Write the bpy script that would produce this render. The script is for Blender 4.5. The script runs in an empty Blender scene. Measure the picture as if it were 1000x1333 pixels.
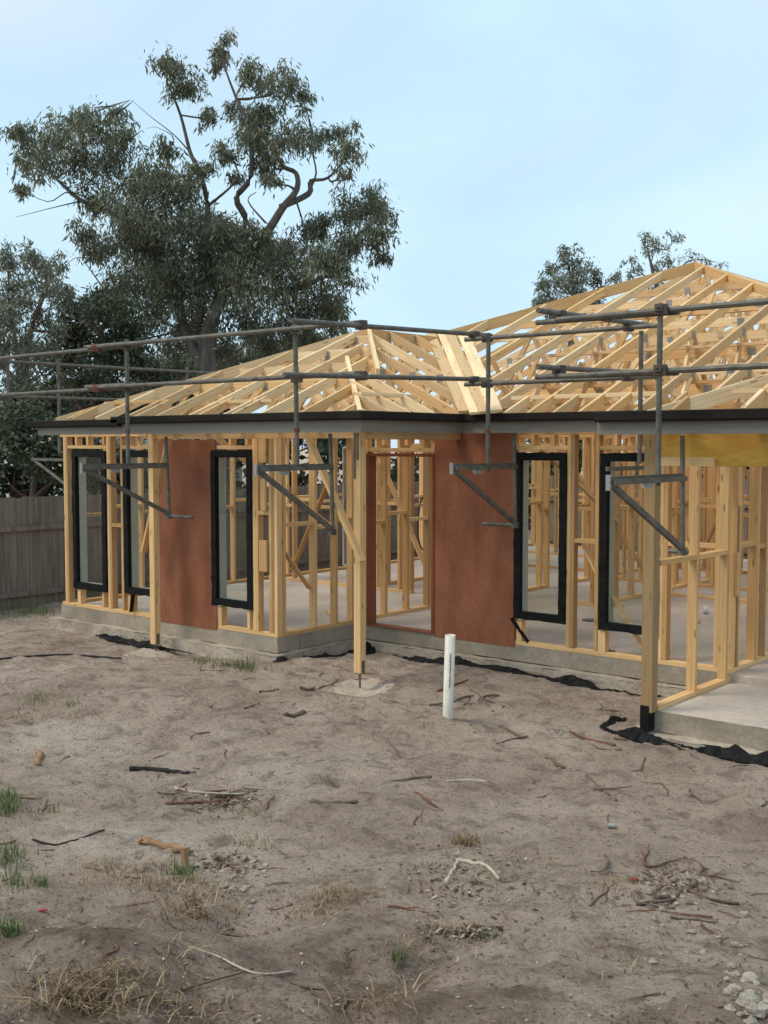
import bpy, math, random
import numpy as np
from mathutils import Vector, Matrix
random.seed(7); rng = np.random.default_rng(7)
PI = math.pi
C = bpy.context.scene.collection
# ------------------------------------------------------------------ camera numbers
F, YAW, PITCH, CH = 1464.2, -.6957, .0602, 2.21
def ray(px, py):
    x = (px-500)/F; u = -(py-666.5)/F
    c, s = math.cos(YAW), math.sin(YAW); cp, sp = math.cos(PITCH), math.sin(PITCH)
    d = cp+u*sp; w = u*cp-sp
    return Vector((x*c+d*s, -x*s+d*c, w))
def gz(px, py, z=0): r = ray(px, py); return Vector((0, 0, CH))+r*((z-CH)/r.z)
def gY(px, py, Y): r = ray(px, py); return Vector((0, 0, CH))+r*(Y/r.y)
def gX(px, py, X): r = ray(px, py); return Vector((0, 0, CH))+r*(X/r.x)
def gD(px, py, D):
    r = ray(px, py); k = D/(r.x*math.sin(YAW)+r.y*math.cos(YAW)); return Vector((0, 0, CH))+r*k
# ------------------------------------------------------------------ materials
def nt(name):
    m = bpy.data.materials.new(name); m.use_nodes = True
    t = m.node_tree; b = t.nodes['Principled BSDF']; return m, t, b
def N(t, k, **kw):
    n = t.nodes.new(k)
    for a, v in kw.items(): setattr(n, a, v)
    return n
def ramp(t, fac, stops, interp='LINEAR'):
    n = N(t, 'ShaderNodeValToRGB'); r = n.color_ramp; r.interpolation = interp
    while len(r.elements) < len(stops): r.elements.new(.5)
    for e, (p, c) in zip(r.elements, stops):
        e.position = p; e.color = (c, c, c, 1) if isinstance(c, (int, float)) else (*c, 1)
    t.links.new(fac, n.inputs[0]); return n.outputs[0]
def noise(t, vec, scale, detail=4, rough=.55, dist=0):
    n = N(t, 'ShaderNodeTexNoise'); n.inputs['Scale'].default_value = scale
    n.inputs['Detail'].default_value = detail; n.inputs['Roughness'].default_value = rough
    n.inputs['Distortion'].default_value = dist
    if vec is not None: t.links.new(vec, n.inputs['Vector'])
    return n.outputs['Fac']
def mapv(t, vec, sc):
    n = N(t, 'ShaderNodeMapping'); n.inputs['Scale'].default_value = sc; t.links.new(vec, n.inputs['Vector']); return n.outputs[0]
def mixc(t, fac, a, b, mode='MIX'):
    n = N(t, 'ShaderNodeMix', data_type='RGBA', blend_type=mode)
    for k, v in ((0, fac), (6, a), (7, b)):
        if hasattr(v, 'links'): t.links.new(v, n.inputs[k])
        elif k == 0: n.inputs[k].default_value = v
        else: n.inputs[k].default_value = (*v, 1)
    return n.outputs[2]
def bump(t, b, h, strength, dist):
    n = N(t, 'ShaderNodeBump'); n.inputs['Strength'].default_value = strength; n.inputs['Distance'].default_value = dist
    t.links.new(h, n.inputs['Height']); t.links.new(n.outputs[0], b.inputs['Normal'])
def math_(t, op, a, b=None, v=None):
    n = N(t, 'ShaderNodeMath', operation=op); t.links.new(a, n.inputs[0])
    if b is not None: t.links.new(b, n.inputs[1])
    if v is not None: n.inputs[1].default_value = v
    return n.outputs[0]
def pine_mat(name, light, dark, grey=0.0):
    m, t, b = nt(name)
    uv = N(t, 'ShaderNodeUVMap').outputs[0]
    sep = N(t, 'ShaderNodeSeparateXYZ'); t.links.new(uv, sep.inputs[0])
    idx = math_(t, 'FLOOR', math_(t, 'DIVIDE', sep.outputs[1], v=10.0))
    wn = N(t, 'ShaderNodeTexWhiteNoise', noise_dimensions='1D'); t.links.new(idx, wn.inputs['W'])
    g = noise(t, mapv(t, uv, (1.3, 55, 1)), 1.0, 3, .6, .6)
    big = noise(t, mapv(t, uv, (.9, 6, 1)), 1.0, 2)
    col = ramp(t, g, [(.3, dark), (.62, light)])
    tone = ramp(t, wn.outputs['Value'], [(0, (.62, .55, .48)), (.35, (.86, .83, .80)), (.8, (1, 1, 1)), (1, (1.1, 1.08, 1.03))])
    col = mixc(t, 1.0, col, tone, 'MULTIPLY')
    col = mixc(t, ramp(t, big, [(.4, 0), (.7, .45)]), col, (dark[0]*.95, dark[1]*.8, dark[2]*.75))
    vo = N(t, 'ShaderNodeTexVoronoi'); vo.inputs['Scale'].default_value = 1; vo.inputs['Randomness'].default_value = 1
    t.links.new(mapv(t, uv, (3.2, 14, 1)), vo.inputs['Vector'])
    kn = ramp(t, vo.outputs['Distance'], [(.0, 1), (.1, .8), (.17, 0)])
    col = mixc(t, math_(t, 'MULTIPLY', kn, v=.8), col, (.16, .07, .025))
    if grey: col = mixc(t, ramp(t, noise(t, mapv(t, uv, (.6, 10, 1)), 1, 3), [(.4, 0), (.65, grey)]), col, (.24, .2, .16))
    t.links.new(col, b.inputs['Base Color']); b.inputs['Roughness'].default_value = .72
    b.inputs['Specular IOR Level'].default_value = .25
    bump(t, b, g, .25, .002)
    return m
def noisy(name, c1, c2, scale=3, rough=.8, metal=0, bs=.3, bd=.01, detail=6, sc2=None, stretch=None, spec=.3):
    m, t, b = nt(name); co = N(t, 'ShaderNodeTexCoord').outputs['Object']
    if stretch: co = mapv(t, co, stretch)
    f = noise(t, co, scale, detail); f2 = noise(t, co, sc2 or scale*9, 5, .6)
    col = ramp(t, f, [(.33, c1), (.67, c2)])
    col = mixc(t, ramp(t, f2, [(.35, .35), (.65, 0)]), col, tuple(v*.62 for v in c1))
    t.links.new(col, b.inputs['Base Color']); b.inputs['Roughness'].default_value = rough
    b.inputs['Metallic'].default_value = metal; b.inputs['Specular IOR Level'].default_value = spec
    bump(t, b, f2, bs, bd); return m
M = {}
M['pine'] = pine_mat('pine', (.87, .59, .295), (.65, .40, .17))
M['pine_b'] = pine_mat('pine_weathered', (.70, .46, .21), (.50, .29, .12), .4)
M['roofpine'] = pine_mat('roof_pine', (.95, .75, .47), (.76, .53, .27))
M['lvl'] = noisy('lvl_yellow', (.46, .235, .035), (.70, .41, .075), 2.6, .6, bs=.1, bd=.002, sc2=20, stretch=(.7, 1, 2.2))
M['treated'] = pine_mat('treated_post', (.50, .34, .155), (.35, .225, .095), .4)
M['panel'] = noisy('red_hardboard', (.215, .072, .033), (.34, .13, .066), 2.6, .75, bs=.15, bd=.002, sc2=34, stretch=(1.3, 1.3, .55))
M['doorframe'] = noisy('primed_jamb', (.21, .06, .028), (.28, .09, .045), 5, .6, bs=.1, bd=.002)
M['black'] = noisy('black_film', (.006, .006, .006), (.014, .013, .013), 8, .6, bs=.7, bd=.015, sc2=22, spec=.15)
M['frame'] = noisy('window_grey', (.46, .48, .43), (.56, .57, .52), 4, .5, bs=.05, bd=.001)
M['fascia'] = noisy('fascia_taupe', (.22, .19, .15), (.27, .235, .188), 1.5, .5, bs=.05, bd=.001, stretch=(.6, .6, 6))
M['gutter'] = noisy('gutter_charcoal', (.020, .017, .014), (.032, .027, .022), 3, .7, bs=.05, bd=.001, spec=.1)
M['steel'] = noisy('galvanised_tube', (.10, .09, .07), (.20, .18, .15), 9, .6, metal=.2, bs=.15, bd=.002)
M['rust'] = noisy('rusty_clamp', (.16, .065, .04), (.26, .10, .07), 30, .8, bs=.4, bd=.004)
M['plate'] = noisy('nail_plate_zinc', (.30, .285, .26), (.42, .40, .37), 60, .5, metal=.3, bs=.5, bd=.002)
M['slab'] = noisy('concrete_floor', (.45, .375, .31), (.64, .54, .455), .9, .85, bs=.15, bd=.004, sc2=14)
M['edge'] = noisy('concrete_edge', (.27, .222, .165), (.43, .36, .28), 2.4, .9, bs=.6, bd=.012, sc2=26)
M['footing'] = noisy('rough_footing', (.36, .295, .225), (.57, .48, .375), 2.5, .95, bs=1, bd=.03, sc2=16)
M['paling'] = noisy('grey_paling', (.155, .128, .10), (.28, .235, .19), 3, .9, bs=.5, bd=.006, sc2=30, stretch=(6, 6, .5))
M['pvc'] = noisy('white_pvc', (.70, .65, .55), (.82, .77, .66), 5, .45, bs=.05, bd=.001)
M['bark'] = noisy('bark', (.11, .09, .075), (.24, .205, .175), 3, .9, bs=.8, bd=.03, stretch=(2, 2, .6))
M['redbark'] = noisy('red_bark', (.12, .065, .05), (.24, .15, .12), 3, .9, bs=.8, bd=.03, stretch=(2, 2, .6))
M['twig'] = noisy('dead_twig', (.10, .07, .052), (.22, .16, .12), 12, .9, bs=.5, bd=.003)
M['rtwig'] = noisy('red_twig', (.12, .05, .03), (.24, .12, .075), 12, .9, bs=.5, bd=.003)
M['ptwig'] = noisy('pale_twig', (.42, .34, .25), (.58, .5, .4), 12, .9, bs=.5, bd=.003)
M['blackbark'] = noisy('charred_bark', (.018, .015, .013), (.05, .042, .036), 20, .9, bs=1, bd=.01)
M['pad'] = noisy('dusty_pad', (.42, .335, .26), (.60, .49, .39), 6, .95, bs=1, bd=.02, sc2=40)
M['rubble'] = noisy('cement_lump', (.29, .245, .19), (.48, .42, .34), 8, .95, bs=1, bd=.01, sc2=60)
M['peg'] = noisy('peg_wood', (.26, .14, .07), (.40, .235, .13), 20, .8, bs=.4, bd=.003)
M['white'] = noisy('white_sheet', (.62, .66, .62), (.72, .76, .72), 2, .6, bs=.05, bd=.002)
M['roofgrey'] = noisy('far_roof', (.55, .60, .56), (.66, .70, .66), 2, .6, bs=.1, bd=.01)
M['hose'] = noisy('hose_black', (.012, .012, .012), (.025, .025, .025), 5, .5, bs=.05, bd=.001)
M['red'] = noisy('red_scrap', (.35, .02, .03), (.5, .05, .05), 20, .6)
def leafmat(name, c1, c2, c3):
    m, t, b = nt(name)
    at = N(t, 'ShaderNodeAttribute', attribute_name='tone')
    col = ramp(t, at.outputs['Fac'], [(0, c1), (.55, c2), (1, c3)])
    t.links.new(col, b.inputs['Base Color']); b.inputs['Roughness'].default_value = .5
    b.inputs['Specular IOR Level'].default_value = .35
    tr = N(t, 'ShaderNodeBsdfTranslucent'); t.links.new(col, tr.inputs[0])
    mx = N(t, 'ShaderNodeMixShader'); mx.inputs[0].default_value = .22
    t.links.new(b.outputs[0], mx.inputs[1]); t.links.new(tr.outputs[0], mx.inputs[2])
    t.links.new(mx.outputs[0], t.nodes['Material Output'].inputs[0]); return m
M['gum'] = leafmat('gum_leaves', (.07, .076, .046), (.16, .17, .105), (.34, .335, .21))
M['palegum'] = leafmat('pale_gum_leaves', (.08, .088, .062), (.165, .18, .125), (.29, .30, .21))
M['dark'] = leafmat('dark_leaves', (.036, .044, .024), (.075, .088, .048), (.145, .155, .085))
M['grass'] = leafmat('grass_green', (.06, .10, .03), (.12, .17, .05), (.25, .27, .11))
M['straw'] = leafmat('dry_straw', (.14, .085, .045), (.30, .20, .105), (.52, .39, .23))
M['litter'] = leafmat('leaf_litter', (.06, .038, .025), (.22, .145, .09), (.55, .46, .36))
def glass():
    m, t, b = nt('window_glass')
    tr = N(t, 'ShaderNodeBsdfTransparent'); tr.inputs[0].default_value = (.80, .84, .80, 1)
    gl = N(t, 'ShaderNodeBsdfGlossy'); gl.inputs['Roughness'].default_value = .02
    fr = N(t, 'ShaderNodeLayerWeight'); fr.inputs[0].default_value = .5
    mx = N(t, 'ShaderNodeMixShader'); f = math_(t, 'ADD', math_(t, 'MULTIPLY', math_(t, 'POWER', fr.outputs['Facing'], v=4.0), v=.7), v=.05); t.links.new(f, mx.inputs[0])
    t.links.new(tr.outputs[0], mx.inputs[1]); t.links.new(gl.outputs[0], mx.inputs[2])
    t.links.new(mx.outputs[0], t.nodes['Material Output'].inputs[0]); return m
M['glass'] = glass()
def ground_mat():
    m, t, b = nt('bare_sand'); co = N(t, 'ShaderNodeTexCoord').outputs['Object']
    at = N(t, 'ShaderNodeAttribute', attribute_name='soil').outputs['Fac']
    big = noise(t, co, .8, 5, .6, .4); mid = noise(t, co, 4.0, 7, .7, .6); fine = noise(t, co, 38, 6, .7); grit = noise(t, co, 160, 3, .7)
    sand = ramp(t, big, [(.32, (.44, .325, .25)), (.5, (.62, .475, .375)), (.68, (.74, .59, .475))])
    sand = mixc(t, ramp(t, mid, [(.36, .6), (.50, 0)]), sand, (.20, .145, .11))
    soil = ramp(t, mid, [(.3, (.15, .098, .066)), (.7, (.35, .245, .178))])
    s = math_(t, 'ADD', at, math_(t, 'MULTIPLY', math_(t, 'SUBTRACT', noise(t, co, 1.9, 8, .72, .8), v=.5), v=2.3))
    col = mixc(t, ramp(t, s, [(.32, 0), (1.0, 1)]), sand, soil)
    col = mixc(t, ramp(t, fine, [(.34, .55), (.46, 0)]), col, (.12, .085, .06))
    vo = N(t, 'ShaderNodeTexVoronoi'); vo.inputs['Scale'].default_value = 26; t.links.new(co, vo.inputs['Vector'])
    crk = ramp(t, noise(t, co, 13, 8, .75, 1.2), [(.37, .75), (.45, 0)])
    col = mixc(t, math_(t, 'MULTIPLY', crk, ramp(t, noise(t, co, 1.3, 4), [(.4, .25), (.6, 1)])), col, (.135, .098, .072))
    spk = math_(t, 'MULTIPLY', ramp(t, vo.outputs['Distance'], [(.0, 1), (.12, 1), (.2, 0)]), ramp(t, noise(t, co, 2.2, 3), [(.5, 0), (.62, .8)]))
    col = mixc(t, spk, col, (.07, .05, .038))
    col = mixc(t, ramp(t, grit, [(.62, 0), (.75, .4)]), col, (.5, .44, .37))
    t.links.new(col, b.inputs['Base Color']); b.inputs['Roughness'].default_value = .95; b.inputs['Specular IOR Level'].default_value = .15
    h = math_(t, 'ADD', math_(t, 'MULTIPLY', mid, v=1.4), math_(t, 'ADD', math_(t, 'MULTIPLY', fine, v=.55), math_(t, 'MULTIPLY', grit, v=.22)))
    bump(t, b, h, 1.0, .10); return m
M['ground'] = ground_mat()
# ------------------------------------------------------------------ mesh builder
class MB:
    k = 0
    def __init__(s): s.v = []; s.f = []; s.uv = []
    def box(s, x0, x1, y0, y1, z0, z1):
        return s.obox(Vector(((x0+x1)/2, (y0+y1)/2, (z0+z1)/2)), Vector((1, 0, 0)), Vector((0, 1, 0)), Vector((0, 0, 1)), abs(x1-x0)/2, abs(y1-y0)/2, abs(z1-z0)/2)
    def obox(s, c, a, b, d, la, lb, ld):
        n = len(s.v)
        ax = [(a, la), (b, lb), (d, ld)]
        L = max(range(3), key=lambda i: ax[i][1])
        MB.k += 1; off = MB.k*10+3+random.random()*3; uo = random.random()*50
        for i in range(8):
            s.v.append(c+a*(la if i & 1 else -la)+b*(lb if i & 2 else -lb)+d*(ld if i & 4 else -ld))
        for q in ((0, 2, 3, 1), (4, 5, 7, 6), (0, 1, 5, 4), (2, 6, 7, 3), (0, 4, 6, 2), (1, 3, 7, 5)):
            s.f.append([n+i for i in q])
            for i in q:
                p = [(ax[j][1] if i >> j & 1 else -ax[j][1]) for j in range(3)]
                o = [p[j] for j in range(3) if j != L]
                s.uv.append((p[L]+uo, off+o[0]*1.0+o[1]*1.3))
        return s
    def beam(s, p, q, w, h, up=(0, 0, 1), top=False):
        p = Vector(p); q = Vector(q); d = q-p; l = d.length; d.normalize()
        side = d.cross(Vector(up)).normalized(); u = side.cross(d).normalized()
        c = (p+q)/2-(u*h/2 if top else u*0)
        return s.obox(c, d, side, u, l/2, w/2, h/2)
    def tube(s, pts, r, n=8, cap=True, r2=None):
        pts = [Vector(p) for p in pts]; base = len(s.v); m = len(pts); prev = None
        for i, p in enumerate(pts):
            d = (pts[min(i+1, m-1)]-pts[max(i-1, 0)]).normalized()
            u = Vector((0, 0, 1)) if abs(d.z) < .95 else Vector((1, 0, 0))
            a = d.cross(u).normalized(); b = a.cross(d)
            rr = (r[i] if isinstance(r, (list, tuple)) else r)
            for k in range(n):
                t = 2*PI*k/n; s.v.append(p+a*math.cos(t)*rr+b*math.sin(t)*rr)
        for i in range(m-1):
            for k in range(n):
                s.f.append([base+i*n+k, base+i*n+(k+1) % n, base+(i+1)*n+(k+1) % n, base+(i+1)*n+k])
                s.uv += [(i*.2, k*.01)]*4
        if cap:
            s.f.append([base+k for k in range(n)][::-1]); s.uv += [(0, 0)]*n
            s.f.append([base+(m-1)*n+k for k in range(n)]); s.uv += [(0, 0)]*n
        return s
    def build(s, name, mat, parent=None, bevel=0, smooth=False):
        me = bpy.data.meshes.new(name); me.from_pydata([tuple(v) for v in s.v], [], s.f)
        if s.uv:
            u = me.uv_layers.new(name='UVMap'); u.data.foreach_set('uv', np.array(s.uv, dtype=np.float32).ravel())
        if smooth: me.polygons.foreach_set('use_smooth', [True]*len(me.polygons))
        me.materials.append(M[mat] if isinstance(mat, str) else mat)
        o = bpy.data.objects.new(name, me); C.objects.link(o)
        if parent: o.parent = parent; o.matrix_parent_inverse = Matrix.Translation(-world(parent))
        if bevel:
            b = o.modifiers.new('bevel', 'BEVEL'); b.width = bevel; b.segments = 1; b.limit_method = 'ANGLE'
        return o
def world(o):
    p = Vector((0, 0, 0))
    if o.type == 'MESH': return p
    while o:
        if o.type == 'EMPTY': p = p+Vector(o.location)
        o = o.parent
    return p
def tag(o, label=None, cat=None, group=None, kind=None):
    for k, v in (('label', label), ('category', cat), ('group', group), ('kind', kind)):
        if v: o[k] = v
    return o
def empty(name, loc=(0, 0, 0), parent=None):
    o = bpy.data.objects.new(name, None); o.location = loc; C.objects.link(o)
    if parent: o.parent = parent; o.location = Vector(loc)-world(parent)
    o.empty_display_size = .2
    return o
def P(name, mat, parent, bevel=0): # build a one-box part quickly
    return lambda *a: MB().box(*a).build(name, mat, parent, bevel)
# numpy value noise ---------------------------------------------------
_tab = rng.random((256, 256))
def vn(x, y, s):
    x = np.asarray(x, float)*s+1000.3; y = np.asarray(y, float)*s+1000.7
    xi = np.floor(x).astype(int); yi = np.floor(y).astype(int); fx = x-xi; fy = y-yi
    fx = fx*fx*(3-2*fx); fy = fy*fy*(3-2*fy)
    g = lambda a, b: _tab[a & 255, b & 255]
    return (g(xi, yi)*(1-fx)+g(xi+1, yi)*fx)*(1-fy)+(g(xi, yi+1)*(1-fx)+g(xi+1, yi+1)*fx)*fy-.5
MOUNDS = []   # x, y, radius, height
def mound(px, py, r, h, z=-.1):
    p = gz(px, py, z); MOUNDS.append((p.x, p.y, r, h))
mound(130, 1240, .48, .18, .05); mound(20, 1300, .45, .16, .1); mound(250, 1215, .25, .10, .05); mound(300, 1150, .34, -.13, 0); mound(430, 1190, .30, .10, .05); mound(330, 1290, .45, .07, .05); mound(230, 1215, .22, -.06, .05); mound(640, 1300, .4, .05, .05)
mound(240, 1130, .30, .05, 0); mound(560, 1235, .35, -.04, .05); mound(970, 1300, .4, .07, .05); mound(830, 1160, .5, .05, -.1)
mound(470, 900, .55, -.03, -.25); mound(290, 1040, .5, -.05, -.2); mound(585, 945, .22, .03, -.28); mound(420, 1010, .8, .04, -.25)
mound(60, 905, .9, .05, -.35); mound(250, 930, .9, .05, -.33); mound(700, 1050, .9, .03, -.25)
def gh(x, y):
    x = np.asarray(x, float); y = np.asarray(y, float)
    d = -.641*x+.768*y
    z = -.315+.075*np.clip((x+12)/5, 0, 1)-.03*np.clip((x+6)/2, 0, 1)
    s = np.clip((8.2-d)/4.6, 0, 1.6); z = z+.36*s*s
    for mx, my, r, h in MOUNDS: z = z+h*np.exp(-((x-mx)**2+(y-my)**2)/r**2)
    z = z+.12*vn(x, y, .6)+.045*vn(x, y, 1.7)+.018*vn(x+7, y, 5.3)
    f1 = vn(x+3, y+9, 9); z = z+.016*f1+.018*np.abs(vn(x, y, 13))+.012*vn(x, y, 27)
    pit = np.clip(vn(x+31, y+17, 4.2)-.14, 0, 1); z = z-.16*pit
    lump_ = np.clip(vn(x+61, y+37, 7.5)-.2, 0, 1); z = z+.11*lump_
    hs = ((x > -13.15) & (x < -9.15) & (y > 9.1)) | ((x >= -9.2) & (x < -4.3) & (y > 10.5)) | ((x > -4.25) & (y > 9.0) & (x < 3.6))
    hs = hs & (y < 21.3)
    near = ((x > -13.6) & (x < -8.95) & (y > 8.7)) | ((x >= -9.2) & (x < -4.2) & (y > 9.9)) | ((x > -4.75) & (y > 8.4))
    z = np.where(near, np.minimum(z, -.245-.065*(x < -8.9)+.012*f1), z)
    z = np.where(hs, -.6, z)
    z = z-.10*np.exp(-((x+7.55)**2+(y-8.6)**2)/.16)*1.0
    return z
def H(x, y): return float(gh(x, y))
def G(px, py, lift=0):
    z = -.2
    for _ in range(12):
        p = gz(px, py, z); z = .5*z+.5*H(p.x, p.y)
    p = gz(px, py, z); p.z = H(p.x, p.y)+lift; return p
# ------------------------------------------------------------------ ground
def graded(lo, fine0, fine1, hi, st):
    a = [fine0]; k = st
    while a[-1] > lo: k *= 1.35; a.append(a[-1]-k)
    b = [fine1]; k = st
    while b[-1] < hi: k *= 1.35; b.append(b[-1]+k)
    return np.array(sorted(a[1:])+list(np.arange(fine0, fine1, st))+b)
xs = graded(-420, -11.5, -.8, 300, .036); ys = graded(-200, 1.6, 10.7, 500, .036)
XX, YY = np.meshgrid(xs, ys); ZZ = gh(XX, YY)
nx, ny = len(xs), len(ys)
vv = np.stack([XX, YY, ZZ], -1).reshape(-1, 3)
ii = np.arange(nx*ny).reshape(ny, nx)
qf = np.stack([ii[:-1, :-1], ii[:-1, 1:], ii[1:, 1:], ii[1:, :-1]], -1).reshape(-1, 4)
def npmesh(name, v, f, mat, smooth=False, attr=None, parent=None):
    me = bpy.data.meshes.new(name); n = f.shape[1]
    me.vertices.add(len(v)); me.vertices.foreach_set('co', v.astype(np.float32).ravel())
    me.loops.add(f.size); me.loops.foreach_set('vertex_index', f.astype(np.int32).ravel())
    me.polygons.add(len(f)); me.polygons.foreach_set('loop_start', np.arange(0, f.size, n, dtype=np.int32))
    me.polygons.foreach_set('loop_total', np.full(len(f), n, dtype=np.int32))
    if smooth: me.polygons.foreach_set('use_smooth', np.ones(len(f), bool))
    me.update(calc_edges=True)
    if attr is not None:
        nm, dom, val = attr; a = me.attributes.new(nm, 'FLOAT', dom); a.data.foreach_set('value', val.astype(np.float32))
    me.materials.append(M[mat]); o = bpy.data.objects.new(name, me); C.objects.link(o)
    if parent: o.parent = parent; o.matrix_parent_inverse = Matrix.Translation(-world(parent))
    return o
D = -.641*XX+.768*YY
soil = np.clip((6.2-D)/1.6, 0, 1)*.88+.35*np.exp(-((XX+8)**2+(YY-9.6)**2)/1.6)+.5*np.exp(-((XX+12)**2+(YY-8.2)**2)/1.5)
for sx_, sy_, sr_, sh_ in ((455, 985, .35, .45), (400, 1025, .4, .3), (520, 905, .35, .35), (40, 870, .8, .3), (250, 1045, .3, .3), (700, 1150, .5, .35), (850, 1150, .35, .4), (900, 1010, .4, .2)):
    q_ = gz(sx_, sy_, -.22); soil += sh_*np.exp(-((XX-q_.x)**2+(YY-q_.y)**2)/sr_**2)
p_ = gz(860, 1180, -.1); soil += -.35*np.clip((XX-p_.x+1.5)/2, 0, .6)
go = npmesh('ground', vv, qf, 'ground', True, ('soil', 'POINT', soil.ravel())); tag(go, kind='structure')
# ================================================================== HOUSE
house = empty('timber_frame_house', (-9.1, 9.0, 0))
tag(house, 'unfinished house with bare pine stud walls and open roof trusses on a concrete slab', 'house')
YF, XB, Z0 = 8.40, -7.31, 2.54      # front eave line, right eave line of the wing, eave height
YM, TM = 10.1, .4                   # main eave line and roof pitch
# slab
mb = MB()
mb.box(-13.3, -9.1, 9.0, 21, -.17, 0); mb.build('floor_slab', 'slab', house, .008)
mb = MB(); mb.box(-9.098, -4.402, 10.38, 21, -.17, 0); mb.box(-4.402, 3.4, 10.382, 21, -.17, -.001); mb.build('floor_slab', 'slab', house, .008)
def fine_box(name, x0, x1, y0, y1, z0, z1, mat, jit, seg=.06):
    # a box skin (front/right/top faces) cut finely and roughened
    V = []; Fc = []; n = 0
    def sheet(o, a, b, la, lb):
        nonlocal n
        na = max(2, int(la/seg)); nb = max(2, int(lb/seg))
        for j in range(nb+1):
            for i in range(na+1):
                p = Vector(o)+Vector(a)*(la*i/na)+Vector(b)*(lb*j/nb)
                w = float(vn(p.x*1.0+p.z*3, p.y+p.z*5, 6))+.6*float(vn(p.x+p.z*9, p.y-p.z*4, 17))
                nrm = Vector(a).cross(Vector(b)); V.append(tuple(p+nrm*w*jit))
        for j in range(nb):
            for i in range(na):
                k = n+j*(na+1)+i; Fc.append((k, k+1, k+na+2, k+na+1))
        n += (na+1)*(nb+1)
    sheet((x0, y0, z0), (1, 0, 0), (0, 0, 1), x1-x0, z1-z0)
    sheet((x1, y0, z0), (0, 1, 0), (0, 0, 1), y1-y0, z1-z0)
    sheet((x0, y0, z1), (1, 0, 0), (0, 1, 0), x1-x0, y1-y0)
    sheet((x0, y1, z0), (0, -1, 0), (0, 0, 1), y1-y0, z1-z0)
    return npmesh(name, np.array(V), np.array(Fc), mat, True, parent=house)
fine_box('slab_edge', -13.31, -9.09, 8.99, 9.35, -.175, -.004, 'edge', .004)
fine_box('slab_edge', -9.6, -9.088, 9.36, 10.5, -.175, -.004, 'edge', .004)
fine_box('slab_edge', -9.08, -4.41, 10.37, 10.7, -.175, -.004, 'edge', .004)
fine_box('footing', -13.42, -8.98, 8.86, 9.3, -.55, -.178, 'footing', .018)
fine_box('footing', -9.5, -8.985, 9.31, 10.26, -.55, -.180, 'footing', .018)
fine_box('footing', -8.98, -4.45, 10.24, 10.6, -.55, -.185, 'footing', .018)
MB().box(-4.395, 3.5, 8.86, 14.2, -.26, -.081).build('garage_slab', 'slab', house, .008)
fine_box('slab_edge', -4.402, 3.5, 8.85, 9.2, -.262, -.084, 'edge', .004)
fine_box('footing', -4.55, 3.5, 8.70, 9.2, -.6, -.265, 'footing', .018)
# ---- wall frames
ST, WD = .045, .09
def wall(axis, c, a0, a1, z0=0.0, z1=2.40, sp=.45, studs=None, nog=None, doors=(), label=None, mat='pine', skip=()):
    """axis 'x': runs along X with its face at Y=c; axis 'y': runs along Y with its face at X=c (body goes to -X)"""
    w = empty('wall_frame', (a0, c, z0) if axis == 'x' else (c, a0, z0), house)
    if label: w['label'] = label
    def bx(nm, b0, b1, zz0, zz1, d0=0.0, d1=WD, mt=mat):
        if axis == 'x': MB().box(b0, b1, c+d0, c+d1, zz0, zz1).build(nm, mt, w, .002)
        else: MB().box(c-d1, c-d0, b0, b1, zz0, zz1).build(nm, mt, w, .002)
    segs = []; cur = a0
    for d0, d1 in sorted(doors):
        segs.append((cur, d0)); cur = d1
    segs.append((cur, a1))
    for s0, s1 in segs:
        if s1-s0 > .02: bx('bottom_plate', s0, s1, z0, z0+ST)
    bx('top_plate', a0, a1, z1-ST, z1); bx('top_plate', a0+.003, a1-.003, z1-2*ST, z1-ST-.001, .001, WD-.001)
    top = z1-2*ST-.001; bot = z0+ST+.001
    if studs is None:
        studs = []; x = a0
        while x < a1-ST: studs.append((x, x+ST)); x += sp+random.uniform(-.02, .02)
        studs.append((a1-ST, a1))
        for d0, d1 in doors:
            studs = [q for q in studs if q[1] < d0-.01 or q[0] > d1+.01]; studs += [(d0-ST, d0), (d1, d1+ST)]
    studs = sorted(studs)
    for s0, s1 in studs:
        k = max(1, int(round((s1-s0)/ST))); wd = (s1-s0)/k
        for i in range(k): bx('stud', s0+i*wd+.0005, s0+(i+1)*wd-.0005, bot, top, .0005*i, WD-.0005*i, random.choice((mat, mat, 'pine_b')))
    if nog is None:
        ev = []
        for i, (a, b) in enumerate(zip(studs[:-1], studs[1:])):
            if b[0]-a[1] < .08: continue
            mid = (b[0]+a[1])/2
            if any(d0 < mid < d1 for d0, d1 in doors): 
                bx('lintel', a[1]+.001, b[0]-.001, 2.1, 2.22, .002, WD-.002); continue
            h = 1.25+(.05 if i % 2 else -.05)
            bx('nogging', a[1]+.0005, b[0]-.0005, z0+h, z0+h+ST, .004, WD-.004)
    else:
        for a, b, h in nog: bx('nogging', a, b, h, h+ST, .004, WD-.004)
    return w, bx
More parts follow.
